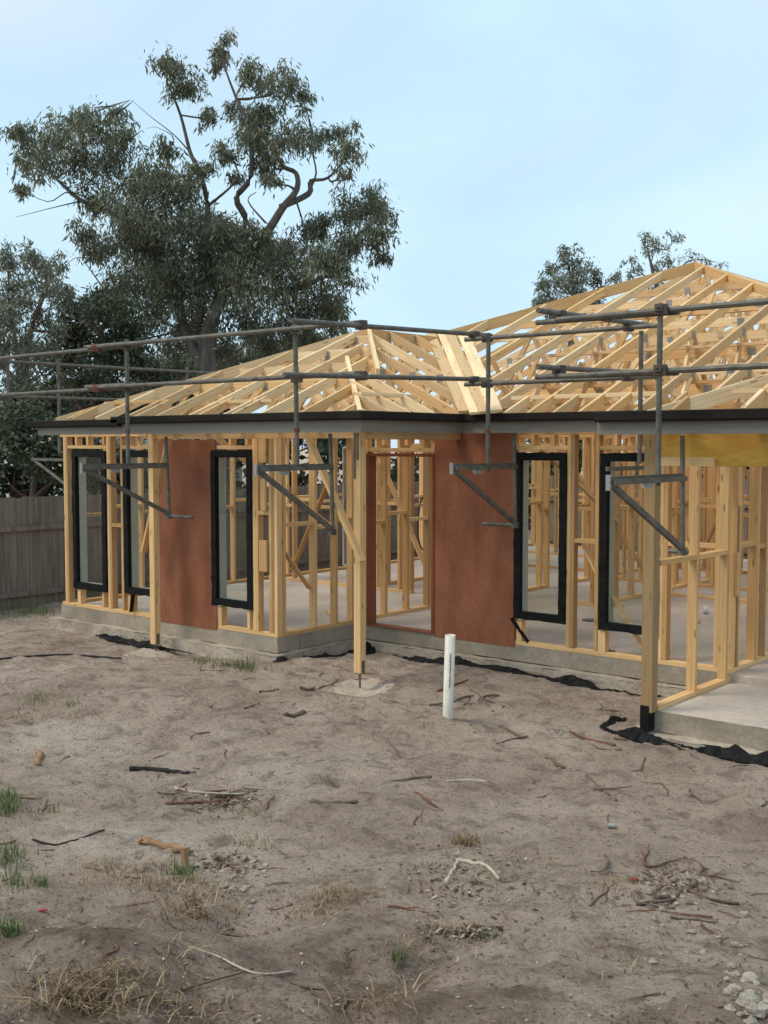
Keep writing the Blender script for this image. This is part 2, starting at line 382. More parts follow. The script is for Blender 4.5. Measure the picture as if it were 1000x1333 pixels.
# wing front wall
w, bx = wall('x', 9.0, -13.3, -9.1, studs=[(-13.225, -13.135), (-12.26, -12.17), (-11.97, -11.925), (-11.24, -11.15), (-9.50, -9.41), (-9.235, -9.10)],
    nog=[(-12.169, -11.971, 1.13), (-9.409, -9.236, 1.40), (-13.134, -12.261, 2.15), (-11.924, -11.241, 2.15), (-10.2, -9.501, 2.15)], label='pine stud wall with two tall windows, a red board and a third window')
for a, b, h in ((-12.945, -12.875, .27), (-12.40, -12.355, .27), (-11.85, -11.76, .27), (-11.36, -11.27, .27), (-10.105, -10.045, .27), (-9.60, -9.555, .27)): bx('jack_stud', a, b, ST+.001, h)
for a in (-12.95, -12.7, -12.35, -11.8, -11.4, -9.9, -9.62): bx('cripple_stud', a, a+ST, 2.196, 2.308)
for a, b, hh in ((-9.36, -9.24, .75), (-9.33, -9.25, 1.45), (-9.36, -9.24, 2.0)): bx('block', a, b, hh, hh+.36, -.036, -.001)
# wing return wall
w, bx = wall('y', -9.1, 9.092, 10.378, studs=[(9.10, 9.145), (9.622, 9.667), (9.986, 10.031), (10.285, 10.375)],
    nog=[(9.146, 9.621, 1.26), (9.668, 9.985, 1.21), (10.032, 10.284, 1.27)])
MB().beam((-9.15, 9.12, 1.02), (-9.16, 9.60, .50), .02, .07, (1, 0, 0)).build('brace', 'pine', w, .002)
# entry wall
w, bx = wall('x', 10.38, -9.05, -4.40, doors=((-8.93, -7.89),), studs=[(-9.045, -9.0), (-8.975, -8.93), (-7.885, -7.84), (-7.3, -7.255), (-6.84, -6.80), (-6.142, -6.052), (-5.805, -5.76), (-5.085, -4.985), (-4.49, -4.405)],
    nog=[(-6.051, -5.806, 1.17), (-6.799, -6.143, 2.15), (-5.759, -5.086, 2.15), (-4.984, -4.491, 1.2), (-8.929, -7.886, 2.12)], label='pine stud wall with the entry door frame, red board and two tall windows')
for a, b in ((-6.765, -6.70), (-5.755, -5.67), (-5.14, -5.09)): bx('jack_stud', a, b, ST+.001, .27)
for a in (-8.7, -8.35, -8.1, -6.6, -6.35, -5.6, -5.35): bx('cripple_stud', a, a+ST, 2.196, 2.308)
MB().beam((-6.02, 10.52, 1.16), (-5.72, 10.52, .62), .02, .08, (0, 1, 0)).build('brace', 'pine', w, .002)
MB().beam((-5.66, 10.52, .62), (-5.3, 10.52, .12), .02, .08, (0, 1, 0)).build('brace', 'pine', w, .002)
# wall beside the garage
w, bx = wall('y', -4.31, 8.85, 10.379, z0=-.08, studs=[(9.575, 9.62), (10.255, 10.30)], nog=[(8.86, 9.574, 1.17), (9.621, 10.254, 1.165)], label='short wing wall beside the garage slab')
w, bx = wall('y', -4.31, 10.382, 14.2, studs=[(10.43, 10.475), (10.50, 10.58), (10.96, 11.05), (11.2, 11.27), (11.6, 11.69), (12.0, 12.045), (12.5, 12.59), (13.1, 13.19), (13.7, 13.745), (14.15, 14.195)],
    nog=[(10.581, 10.959, 1.2), (11.271, 11.599, 1.2), (11.05, 11.199, 1.16), (11.691, 11.999, 1.22), (12.046, 12.499, 1.2), (12.591, 13.099, 1.25), (13.2, 13.69, 1.2)])
for a, b, hh in ((10.478, 10.498, .1), ): pass
for hh in (.75, 1.62): bx('block', 10.40, 10.49, hh, hh+.42, -.036, -.001)
# other walls of the plan
wall('y', -13.21, 9.092, 21, sp=.6)
wall('x', 12.95, -13.2, -9.25, doors=((-10.3, -9.45),))
wall('y', -9.16, 10.472, 12.94, studs=[(10.474, 10.52), (11.0, 11.045), (11.45, 11.495), (11.9, 11.99), (12.4, 12.445), (12.85, 12.895)])
wall('x', 13.55, -9.2, -7.6, sp=.4, doors=((-8.9, -8.1),))
wall('y', -7.52, 13.65, 18.5, sp=.45)
wall('y', -9.11, 13.65, 18, sp=.5, doors=((14.9, 15.7),))
wall('x', 15.2, -7.4, -3.2, sp=.45, doors=((-5.9, -5.0),))
wall('y', -5.1, 15.3, 20.9, sp=.5, doors=((16.2, 17.0),))
wall('x', 17.2, -13.2, -9.3, sp=.5)
wall('x', 18.6, -9.2, -5.2, sp=.45, doors=((-7.2, -6.4),))
wall('x', 20.9, -13.2, 0, sp=.6, doors=((-11.8, -10.6), (-8.6, -6.8), (-4.6, -2.8)))
wall('y', -3.1, 14.3, 20.85, sp=.5)
wall('x', 14.22, -4.3, 0, sp=.5)
wall('y', -11.2, 13.05, 17.1, sp=.5, doors=((15.8, 16.6),))
wall('y', -6.4, 16.5, 20.85, sp=.6)
wall('x', 16.45, -9.0, -6.5, sp=.3)
wall('x', 19.4, -13.0, -3.2, sp=.4, doors=((-7.9, -7.1),))
wall('x', 11.95, -3.9, -1.5, sp=.45)
# far window in the rear partition of the wing
def window(x0, x1, z0, z1, Y, label, flash=.08, fr='frame'):
    w = empty('window', ((x0+x1)/2, Y, z0), house); w['label'] = label
    def ring(o, i, y0, y1, nm, mt, jit=0):
        def loop(a, b, c, d, j):
            pts = []
            for (p, q) in (((a, c), (b, c)), ((b, c), (b, d)), ((b, d), (a, d)), ((a, d), (a, c))):
                n = max(2, int(math.dist(p, q)/.08))
                for k in range(n):
                    t = k/n; pts.append((p[0]+(q[0]-p[0])*t+random.uniform(-j, j), p[1]+(q[1]-p[1])*t+random.uniform(-j, j)))
            return pts
        random.seed(int(abs(o[0]*100)))
        st = random.getstate(); A = loop(o[0], o[1], o[2], o[3], jit); n = len(A)
        cx, cz = (o[0]+o[1])/2, (o[2]+o[3])/2
        sx = (i[1]-i[0])/(o[1]-o[0]); sz = (i[3]-i[2])/(o[3]-o[2]); icx, icz = (i[0]+i[1])/2, (i[2]+i[3])/2
        B = [(icx+(max(o[0], min(o[1], p[0]))-cx)*sx, icz+(max(o[2], min(o[3], p[1]))-cz)*sz) for p in A]
        V = []; m = MB()
        jy = [random.uniform(-jit, jit)*.9 for _ in range(n)]
        for k in range(n): m.v.append(Vector((A[k][0], y0+jy[k], A[k][1])))
        for k in range(n): m.v.append(Vector((B[k][0], y0+jy[k]*.3, B[k][1])))
        for k in range(n): m.v.append(Vector((A[k][0], y1, A[k][1])))
        for k in range(n): m.v.append(Vector((B[k][0], y1, B[k][1])))
        for k in range(n):
            q = (k+1) % n
            m.f += [[k, q, n+q, n+k], [2*n+q, 2*n+k, 3*n+k, 3*n+q], [k, 2*n+k, 2*n+q, q], [n+k, n+q, 3*n+q, 3*n+k]]
        m.uv = []
        return m.build(nm, mt, w)
    f = flash
    if f: ring((x0, x1, z0, z1), (x0+f, x1-f, z0+f, z1-f), Y-.022, Y+.03, 'flashing', 'black', .006)
    ring((x0+f-.012, x1-f+.012, z0+f-.012, z1-f+.012), (x0+f+.006, x1-f-.006, z0+f+.006, z1-f-.006), Y-.008, Y+.031, 'sash', 'black' if f else fr)
    # reveal boards behind the sash
    m = MB(); r0, r1, r2, r3 = x0+f-.004, x1-f+.004, z0+f-.004, z1-f+.004
    m.box(r0-.016, r0, Y+.032, Y+.155, r2, r3); m.box(r1, r1+.016, Y+.032, Y+.155, r2, r3)
    m.box(r0-.016, r1+.016, Y+.032, Y+.155, r2-.017, r2-.001); m.box(r0-.016, r1+.016, Y+.032, Y+.155, r3+.001, r3+.017)
    m.build('reveal', 'frame', w)
    m = MB(); m.v += [Vector((x0+f+.01, Y+.008, z0+f+.01)), Vector((x1-f-.01, Y+.008, z0+f+.01)), Vector((x1-f-.01, Y+.008, z1-f-.01)), Vector((x0+f+.01, Y+.008, z1-f-.01))]; m.f.append([0, 1, 2, 3]); m.build('glass_pane', 'glass', w)
    return w
w1 = window(-13.005, -12.27, .255, 2.125, 9.0, 'first tall window from the left, black flashing')
w2 = window(-11.885, -11.2, .28, 2.13, 9.0, 'second tall window from the left, behind the post')
w3 = window(-10.195, -9.50, .285, 2.14, 9.0, 'tall window between red board and the wing corner')
w4 = window(-6.795, -6.145, .295, 2.12, 10.38, 'tall window right of the red entry board')
w5 = window(-5.735, -5.075, .28, 2.12, 10.38, 'tall window behind the garage corner post')
p0 = gY(447, 583, 12.93); p1 = gY(460, 719, 12.93)
window(p0.x, p0.x+.5, .35, p0.z, 12.93, 'far window with pale frame seen through the studs', 0.0)
# hanging flashing tails
for (q, r, w_) in (((-6.80, 10.33, .30), (-6.62, 10.40, .04), w4), ((-11.70, 8.97, .28), (-11.74, 8.97, .05), w2)):
    MB().beam(q, r, .012, .055, (0, 1, 0)).build('flashing_tail', 'black', w_)
# boards
MB().box(-11.19, -10.115, 8.985, 8.999, -.02, 2.26).build('wall_panel', 'panel', house)['label'] = 'red-brown board between the left windows'
MB().box(-7.895, -6.782, 10.366, 10.379, -.03, 2.42).build('wall_panel', 'panel', house)['label'] = 'red-brown board right of the entry door'
# door frame
df = empty('door_frame', (-8.4, 10.38, 0), house)
for a, b in ((-8.927, -8.89), (-7.93, -7.893)): MB().box(a, b, 10.35, 10.50, .0, 2.10).build('jamb', 'doorframe', df, .002)
MB().box(-8.889, -7.931, 10.35, 10.50, 2.063, 2.10).build('head', 'doorframe', df, .002)
MB().box(-8.889, -7.931, 10.345, 10.50, .001, .012).build('sill', 'doorframe', df, .002)
# posts
def post(x0, x1, y0, y1, zb, zt, label, base=True):
    o = MB().box(x0, x1, y0, y1, zb, zt).build('veranda_post', 'pine', house, .004); o['label'] = label
    cx, cy = (x0+x1)/2, (y0+y1)/2
    if base:
        m = MB(); m.tube([(cx, cy, H(cx, cy)-.1), (cx, cy, zb)], .012); m.box(cx-.04, cx+.04, cy-.04, cy+.04, zb-.008, zb-.001)
        m.box(x1+.0005, x1+.004, cy-.022, cy+.022, zb-.005, zb+.13); m.box(x0-.004, x0-.0005, cy-.022, cy+.022, zb-.005, zb+.13)
        m.build('post_stirrup', 'steel', o)
    return o
a = gY(460.5, 850, 8.62); b = gY(467, 877, 8.62); PX2 = a.x
po2 = post(PX2, PX2+.09, 8.62, 8.71, b.z, 2.39, 'corner veranda post on a steel stirrup')
a = gY(195.3, 800, 8.62); b = gY(200, 839, 8.62); PX1 = a.x
po1 = post(PX1, PX1+.09, 8.62, 8.71, b.z, 2.39, 'left veranda post on a steel stirrup')
for dx, zl in ((.012, 1.86), (.05, 2.05)): MB().box(PX2+dx, PX2+dx+.022, 8.612, 8.6195, zl, 2.33).build('strap', 'steel', po2)
mbm = MB(); mbm.box(PX1-.05, PX2-.001, 8.63, 8.70, 2.27, 2.41); mbm.build('veranda_beam', 'pine_b', house, .003)
MB().box(PX2+.005, PX2+.085, 8.711, 10.365, 2.26, 2.41).build('veranda_beam', 'pine_b', house, .003)
# garage corner post, sleeve, lvl beam
a = gY(834.3, 921, 8.745); GX = a.x
pg = MB().box(GX, GX+.105, 8.742, 8.845, -.085, 2.40).build('garage_post', 'treated', house, .004); pg['label'] = 'thick garage corner post with a black wrapped foot'
m = MB(); m.box(GX-.008, GX+.085, 8.735, 8.847, -.25, -.02); m.build('foot_wrap', 'black', pg, .012)
MB().box(GX+.106, 3.4, 8.78, 8.845, 2.03, 2.40).build('lintel_beam', 'lvl', house, .003)['label'] = 'deep yellow beam over the garage opening'
MB().box(GX+.107, GX+.62, 8.738, 8.779, 2.03, 2.10).build('cleat', 'pine', house, .003)
# temporary braces
MB().beam(gY(397, 560, 8.59), gY(472, 731, 8.59), .035, .095, (0, 1, 0)).build('brace', 'pine', house, .003)['label'] = 'diagonal brace nailed across the corner post'
MB().beam(gY(222, 562, 8.74), gY(187, 719, 8.74), .035, .085, (0, 1, 0)).build('brace', 'pine', house, .003)['label'] = 'diagonal brace behind the left post'
MB().beam(gX(240, 560, -12.0) if 0 else (-12.0, 10.6, 2.35), (-10.9, 11.9, 1.0), .03, .09, (0, 0, 1)).build('brace', 'pine', house, .003)
for q, r in (((-10.6, 12.6, 2.0), (-9.6, 12.6, .2)), ((-8.1, 13.4, 2.2), (-7.7, 15.2, .4)), ((-7.9, 12.4, 2.3), (-7.1, 13.3, 1.2)), ((-6.2, 14.9, 2.1), (-5.0, 14.9, .3)),
             ((-3.9, 15.0, .4), (-4.9, 15.0, 2.0)), ((-12.6, 12.8, .2), (-11.6, 12.8, 2.0)), ((-6.9, 15.1, .3), (-6.2, 15.1, 1.8))):
    MB().beam(q, r, .03, .09, (0, 1, 0)).build('brace', random.choice(('pine', 'pine_b')), house, .003)
# ---- fascia and gutter (extruded profiles along a path)
def profile(name, mat, pts, path, parent, label=None):
    """pts: (out, z) outline; path: list of (x, y, nx, ny) with mitred outward normals"""
    m = MB(); n = len(pts)
    for (x, y, ax, ay) in path:
        for o, z in pts: m.v.append(Vector((x+ax*o, y+ay*o, z)))
    for k in range(len(path)-1):
        for i in range(n):
            j = (i+1) % n; m.f.append([k*n+i, k*n+j, (k+1)*n+j, (k+1)*n+i])
    m.f.append(list(range(n))[::-1]); m.f.append([(len(path)-1)*n+i for i in range(n)])
    o = m.build(name, mat, parent)
    if label: o['label'] = label
    return o
XG, YG = -4.81, 8.55; GZ = -.055
fas = [(0, 2.33), (.018, 2.33), (.018, 2.50), (0, 2.50)]
gut = [(.02, 2.453), (.075, 2.45), (.09, 2.468), (.09, 2.532), (.080, 2.54), (.078, 2.475), (.03, 2.475), (.022, 2.52)]
gutL = [(o, z-.03) for o, z in gut]
XL = gY(51, 564, YF).x
profile('fascia', 'fascia', fas, [(XL, YF, 0, -1), (XB, YF, 1, -1), (XB, YM, 1, -1), (XG+.2, YM, 0, -1)], house)
profile('fascia', 'fascia', [(o, z+GZ*.7) for o, z in fas], [(XG+.05, YG, 0, -1), (3.4, YG, 0, -1)], house)
XJ = gY(143, 544, YF-.1).x
profile('gutter', 'gutter', gutL, [(gY(33, 548, YF-.1).x, YF, 0, -1), (XJ+.12, YF, 0, -1)], house)
profile('gutter', 'gutter', gut, [(XJ, YF, 0, -1), (XB, YF, 1, -1), (XB, YM, 1, -1), (XG+.3, YM, 0, -1)], house)
profile('gutter', 'gutter', [(o, z+GZ) for o, z in gut], [(XG+.06, YG, 0, -1), (3.4, YG, 0, -1)], house)
# ---- roof
AP = Vector((-7.35, 16.08, Z0+TM*(16.08-YM)))          # main apex
PK = Vector((-9.80, 11.40, 0)); PK.z = Z0+TM*(PK.y-YF)    # peak of the wing hip
TR = (PK.z-Z0)/(XB-PK.x)                                   # right slope of the wing
XLW = -12.5
TL = (PK.z-Z0)/(PK.x-XLW)
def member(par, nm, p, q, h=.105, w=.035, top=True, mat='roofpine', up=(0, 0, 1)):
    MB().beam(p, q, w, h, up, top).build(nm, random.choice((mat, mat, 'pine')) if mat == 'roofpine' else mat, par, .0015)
def nail(par, c, ax):
    m = MB(); t = .021
    if ax == 'x': m.box(c[0]-.045, c[0]+.045, c[1]-t, c[1]+t, c[2]-.06, c[2]+.03)
    else: m.box(c[0]-t, c[0]+t, c[1]-.045, c[1]+.045, c[2]-.06, c[2]+.04)
    m.build('nail_plate', 'plate', par)
def truss_x(Y, xl, xr, zl, zr, ztop, sl, sr, webs=True, bot=True):
    """truss in the X direction: eaves at xl, xr; chords rise with slopes sl, sr up to height ztop"""
    t = empty('roof_truss', ((xl+xr)/2, Y, 2.4), house)
    xa = xl+(ztop-zl)/sl; xb = xr-(ztop-zr)/sr
    if xa > xb: xa = xb = (xa*sl+xb*sr)/(sl+sr) if 0 else (xa+xb)/2
    member(t, 'top_chord', (xl, Y, zl), (xa, Y, ztop)); member(t, 'top_chord', (xr, Y, zr), (xb, Y, ztop))
    if xb-xa > .15: member(t, 'top_chord', (xa, Y, ztop-.02), (xb, Y, ztop-.02), .11, .034)
    if bot: member(t, 'bottom_chord', (xl+.3, Y, 2.405), (xr-.3, Y, 2.405), .09, .034, False)
    if webs:
        def top(x): return min(ztop, zl+(x-xl)*sl, zr+(xr-x)*sr)-.07
        n = max(2, int((xr-xl)/1.5)); xsn = [xl+.5+(xr-xl-1.0)*i/n for i in range(n+1)]
        for i in range(n):
            a, b = xsn[i], xsn[i+1]; m_ = (a+b)/2
            if top(m_)-2.45 > .22:
                member(t, 'web', (a if i else a+.3, Y, 2.44), (m_, Y, top(m_)), .07, .033, False); member(t, 'web', (m_+.05, Y, top(m_)), (b if i < n-1 else b-.3, Y, 2.44), .07, .033, False)
                nail(t, (m_+.02, Y, top(m_)), 'x')
    return t
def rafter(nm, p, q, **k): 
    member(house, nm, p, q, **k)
# wing: truncated trusses following the measured tops, then full trusses
for Y in (9.61, 10.15, 10.72, 11.27):
    zt = Z0+TM*(Y-YF)-.03
    truss_x(Y, XLW, XB, Z0, Z0, zt, TL, TR)
for k in range(8):
    Y = 11.84+.57*k
    if Y < YM+0: continue
    # right chord stops at the valley with the main roof
    zt = PK.z; t = empty('roof_truss', (PK.x, Y, 2.4), house)
    zv = Z0+TM*(Y-YM)
    xv = PK.x+(PK.z-zv)/TR
    member(t, 'top_chord', (XLW, Y, Z0), (PK.x, Y, PK.z)) if Y < 13 else None
    if zv < PK.z-.05:
        member(t, 'top_chord', (xv, Y, zv), (PK.x, Y, PK.z))
        member(t, 'web', (PK.x, Y, 2.44), (PK.x, Y, PK.z-.1), .07, .033, False, up=(1, 0, 0)); member(t, 'bottom_chord', (XLW, Y, 2.405), (-7.6, Y, 2.405), .09, .034, False)
        member(t, 'web', (PK.x-.1, Y, PK.z-.15), (PK.x-1.0, Y, 2.44), .07, .033, False); member(t, 'web', (PK.x+.1, Y, PK.z-.15), (PK.x+1.0, Y, 2.44), .07, .033, False)
        nail(t, (PK.x, Y, PK.z-.06), 'x')
# wing hips, jack rafters of the front slope
def yh(x): # y of the hip above this x on the front slope
    if x < PK.x: return YF+(x-XLW)*(PK.y-YF)/(PK.x-XLW)
    if x < -8.35: return YF+(-6.98-x)*1.0 if YF+(-6.98-x) < PK.y else PK.y
    return YF+(XB-.03-x)
def fz(y): return Z0+TM*(y-YF)
x = -12.25
while x < XB-.1:
    y1 = min(yh(x), PK.y)
    if y1-YF > .12: rafter('jack_rafter', (x, YF+.01, Z0), (x, y1, fz(y1)))
    x += .585
member(house, 'hip_rafter', (XLW, YF, Z0+.01), (PK.x, PK.y, PK.z+.01), .15)
member(house, 'hip_rafter', (-7.34, YF+.02, Z0+.012), (-9.12, 10.22, fz(10.22)+.012), .07, .045, mat='roofpine')
member(house, 'hip_rafter', (-8.10, 9.60, fz(9.60)+.03), (PK.x+.02, PK.y, PK.z+.03), .09, .045, mat='roofpine')
member(house, 'ridge_board', (PK.x, PK.y, PK.z), (PK.x, 13.1, PK.z), .12)
# short jacks of the right slope near the corner
for Y in (8.85, 9.2):
    xh = -7.34-(Y-YF); rafter('jack_rafter', (XB, Y, Z0), (xh, Y, Z0+(XB-xh)*TR*.92))
# battens on the creepers
member(house, 'batten', (-12.2, YF+.55, fz(YF+.55)+.0), (-10.9, YF+.55, fz(YF+.55)), .04, .035)
member(house, 'batten', (-9.9, YF+.45, fz(YF+.45)), (-9.0, YF+.45, fz(YF+.45)), .04, .035)
member(house, 'batten', (XB-.45, 8.9, Z0+.45*TR), (XB-.45, 9.75, Z0+.45*TR), .04, .035)
for i, x in enumerate((-12.15, -10.9, -9.75, -9.2)): rafter('jack_rafter', (x, YF+.01, Z0), (x, YF+.54, fz(YF+.54)), h=.09)
# main roof: jack rafters on the front slope (X positions from the measured tops)
def mz(y): return Z0+TM*(y-YM)
XLM, XRM = AP.x-(AP.y-YM), AP.x+(AP.y-YM)
k = 0; x = -7.72
xlist = [-7.09+.62*i for i in range(9)]+[-7.71-.62*i for i in range(9)]
for x in sorted(xlist):
    y1 = YM+(XRM-x) if x > AP.x else YM+(x-XLM)
    y0 = YM+.01
    if x < XB:      # starts where the wing roof ends: the valley
        if x > PK.x: y0 = YM+(XB-x)*TR/TM
        else: y0 = YM+(PK.z-Z0)/TM if x > PK.x-1.2 else YM+(x-XLW+.0)*TL/TM
    if x > -2.2: continue
    if y1-y0 > .3:
        t = empty('roof_truss', (x, y0, mz(y0)), house)
        member(t, 'top_chord', (x, y0, mz(y0)), (x, y1, mz(y1)))
        # webs below the jack truss
        L = y1-y0
        if x > XB and L > 2.0:
            member(t, 'bottom_chord', (x, YM+.3, 2.405), (x, min(y1, 14.2), 2.405), .09, .034, False)
            yy = YM+1.3
            while yy < min(y1, 14.3)-.6:
                member(t, 'web', (x, yy-.45, 2.44), (x, yy, mz(yy)-.1), .07, .033, False); member(t, 'web', (x, yy+.04, mz(yy)-.1), (x, yy+.75, 2.44), .07, .033, False)
                nail(t, (x, yy, mz(yy)-.08), 'y'); yy += 1.35
for Y in (10.7, 11.3, 11.9, 12.5, 13.1, 13.7, 14.3, 14.9, 15.5):
    zt = mz(Y)-.13
    truss_x(Y+.3, XLM if Y > 13.4 else XB-.3, XRM, Z0 if Y > 13.4 else Z0+.3, Z0, zt, TM if Y > 13.4 else 1.2, TM)
for k in range(8): truss_x(16.3+.62*k, XLM, XRM, Z0, Z0, AP.z, TM, TM)
member(house, 'ridge_board', (AP.x, AP.y, AP.z), (AP.x, 20.9, AP.z), .12)
hb = Vector((PK.x+.2, 0, 0))
member(house, 'hip_rafter', (XLM, YM, Z0+.01), (AP.x, AP.y, AP.z+.01), .16)
member(house, 'hip_rafter', (AP.x, AP.y, AP.z+.01), (XRM, YM, Z0+.01), .12)
for q in (1.2, 2.4, 3.8): # purlin-like bracing on the main slope and inside
    member(house, 'batten', (XB+.2 if q < 2 else XB-.9, YM+q+.1, mz(YM+q)-.13), (-3.2, YM+q+.1, mz(YM+q)-.13), .035, .07)
member(house, 'batten', (-7.0, YM+.52, mz(YM+.52)), (-5.25, YM+.52, mz(YM+.52)), .045, .035)
for i in range(4): rafter('jack_rafter', (-6.78+.62*i, YM+.01, Z0), (-6.78+.62*i, YM+.50, mz(YM+.50)), h=.09)
# garage roof
def kz(y): return Z0+GZ+.01+TM*(y-YG)
member(house, 'hip_rafter', (XG+.45, YG, kz(YG)-.02), (-1.9, YG+2.95, kz(YG+2.75)), .13)
for i in range(5):
    x = XG+.72+.6*i; y1 = YG+(x-XG-.42)*.98
    if y1-YG > .1: rafter('jack_rafter', (x, YG+.01, kz(YG)), (x, y1, kz(y1)))
member(house, 'batten', (-3.75, YG+.42, kz(YG+.42)), (-1.5, YG+.42, kz(YG+.42)), .04, .035)
for i in range(3): rafter('jack_rafter', (-3.5+.6*i, YG+.01, kz(YG)), (-3.5+.6*i, YG+.40, kz(YG+.40)), h=.09)
# noggings and short scrap blocks in the roof space
for i in range(58):
    x = random.uniform(-8, -2.5); y = random.uniform(10.8, 15.3); 
    member(house, 'roof_brace', (x, y, 2.5), (x+random.uniform(-1.2, 1.2), y+random.uniform(-.6, .6), mz(y)-.25), .07, .03, False)
for i in range(12):
    x = random.uniform(-12, -8.3); y = random.uniform(9.6, 12.3); zz = min(fz(y), Z0+TR*(XB-x), Z0+TL*(x-XLW))-.2
    if zz > 2.65: member(house, 'roof_brace', (x, y, 2.5), (x+random.uniform(-.8, .8), y, zz), .07, .03, False)
# ---- loose planks laid up the valley
for i, (tx, bx_, bw) in enumerate((((561, 435), (605, 536), .085), ((575, 434), (619, 538), .075), ((586, 434), (631, 537), .075), ((603, 434), (645, 535), .10))):
    def onm(px, py, lift):
        r = ray(px, py); k = (Z0+lift-TM*YM-CH)/(r.z-TM*r.y); return Vector((0, 0, CH))+r*k
    a = onm(*tx, .06+.012*i); b = onm(*bx_, .06+.012*i)
    nrm = Vector((0.25, -TM, 1))
    o = MB().beam(a, b, bw*1.55, .03, nrm).build('plank', 'roofpine', None, .002)
    tag(o, ['leftmost of four planks lying up the roof valley', 'second plank from the left in the roof valley', 'third plank from the left in the roof valley, against its neighbour', 'rightmost of four planks lying up the roof valley'][i], 'plank', 'planks laid up the roof valley')
# ================================================================== SCAFFOLD
sc = empty('scaffold_guardrail', (-7.3, 8.0, 2.0))
tag(sc, 'grey steel tube guard rail with clamps and triangular brackets round the eaves', 'scaffold')
R_ = .0235
def T(nm, p, q, r=R_, mat='steel'): return MB().tube([p, q], r).build(nm, mat, sc, smooth=False)
M['darksteel'] = noisy('clamp_steel', (.07, .055, .045), (.15, .12, .095), 20, .7, metal=.2, bs=.4, bd=.003)
def clamp(p, mat='darksteel', s=.05):
    m = MB(); a = random.uniform(-.4, .4); m.obox(Vector(p), Vector((math.cos(a), math.sin(a), 0)), Vector((-math.sin(a), math.cos(a), 0)), Vector((0, 0, 1)), s, s*.8, s*.85)
    m.tube([Vector(p)+Vector((0, -s*1.6, .01)), Vector(p)+Vector((0, s*1.5, .01))], .009, 6); m.box(p[0]-s*.6, p[0]+s*.6, p[1]-s*1.1, p[1]+s*1.1, p[2]-s*.4, p[2]+s*.5)
    return m.build('clamp', mat, sc, .008)
YR = 8.0; ZU, ZL = 3.31, 2.84
def lrail(Y, x0, x1, z, dz=0): T('guard_rail', (x0, Y, z), (x1, Y, z+dz))
# front of the wing: rails along X
for z in (ZU, ZL):
    lrail(YR, -13.75, -10.2, z, .012); lrail(YR-.05, -11.15, -6.98, z+.03, 0)
    clamp((-11.0, YR-.03, z+.02), 'rust'); clamp((-10.49, YR+.01, z+.01)); clamp((-7.80, YR, z+.02), 'steel')
    # side of the wing: rails along Y
    T('guard_rail', (-6.93, 7.05 if z == ZU else 6.95, z-.03), (-6.90, 9.95, z+.06)); clamp((-6.94, YR-.02, z+.01))
    # entry side along X
    T('guard_rail', (-7.0, 9.72, z), (-4.75, 9.70, z)); clamp((-6.72, 9.72, z)); clamp((-6.90, 9.74, z+.04))
    # side of the garage along Y
    T('guard_rail', (-5.10, 8.12, z+.02), (-5.10, 10.2, z+.06)); clamp((-5.12, 8.50, z+.01)); clamp((-5.1, 9.72, z+.01))
    # garage front along X
    T('guard_rail', (-4.98 if z == ZU else -4.66, 8.22, z-.06), (-1.2, 8.22, z-.04)); clamp((-4.02, 8.2, z-.05)); 
    T('guard_rail', (-5.3, 8.42, z-.045), (-3.9, 8.26, z-.07))
    # left flank along Y
    T('guard_rail', (-13.75, 7.5, z+.01), (-13.75, 12.6, z+.04)); clamp((-13.72, 8.4, z)); 
MB().tube([(-11.35, 8.05, ZU+.05), (-10.5, 8.05, ZU+.05)], R_).build('guard_rail', 'steel', sc)
MB().tube([(-11.35, 8.05, ZL+.05), (-10.4, 8.05, ZL+.05)], R_).build('guard_rail', 'steel', sc)
def upright(x, y, z0, z1, lean=0): 
    o = T('upright', (x, y, z0), (x-lean, y, z1)); return o
def bracket(X, Yup, Yin, Yout, zarm, zleg, foot=None):
    b = empty('bracket', (X, Yup, zarm), sc)
    def t(nm, p, q, r=.021): MB().tube([p, q], r).build(nm, 'steel', b)
    MB().box(X-.012, X+.012, Yout, Yin, zarm-.022, zarm+.022).build('arm', 'steel', b)
    MB().box(X+.03, X+.05, Yout+.02, Yin, zarm-.04, zarm).build('arm', 'steel', b)
    t('leg', (X, Yin, zarm+.33), (X, Yin+.04, zleg)); 
    MB().beam((X, Yout+.03, zarm-.03), (X, Yin+.02, zleg+.03), .035, .045).build('strut', 'steel', b)
    MB().box(X-.015, X+.02, Yout-.012, Yout+.012, zarm-.08, zarm+.035).build('end_plate', 'plate', b)
    MB().box(X-.03, X+.03, Yin, Yin+.06, zleg-.03, zleg+.03).build('end_plate', 'steel', b)
    MB().box(X-.01, X+.04, Yup-.25, Yup-.15, zarm-.08, zarm-.02).build('end_plate', 'plate', b)
    if foot: t('foot_tube', (X+foot[0], Yin+.03, zleg), (X+foot[1], Yin+.03, zleg))
upright(-10.49, YR, 1.93, 3.40); 
XA = gY(208, 602, 8.55).x; 
bracket(-10.49, YR, 8.55, gX(106, 603, -10.49).y, 1.97, gX(213, 672, -10.49).z, (-.05, .42))
upright(-7.80, YR, 2.0, 3.42, .02)
bracket(-7.80, YR, gX(430, 604, -7.80).y, gX(333, 612, -7.80).y, 1.99, gX(437, 692, -7.8).z)
upright(-6.69, 9.70, 1.93, 3.36)
bracket(-6.69, 9.70, gX(669, 602, -6.69).y, gX(588, 606, -6.69).y, 1.99, gX(668, 684, -6.69).z, (-.42, .02))
upright(-4.03, 8.20, 1.88, 3.31)
bracket(-4.03, 8.20, gX(888, 607, -4.03).y, gX(792, 622, -4.03).y, 1.95, gX(890, 718, -4.03).z, (-.12, .05))
upright(-5.10, 9.98, 2.02, 3.30)
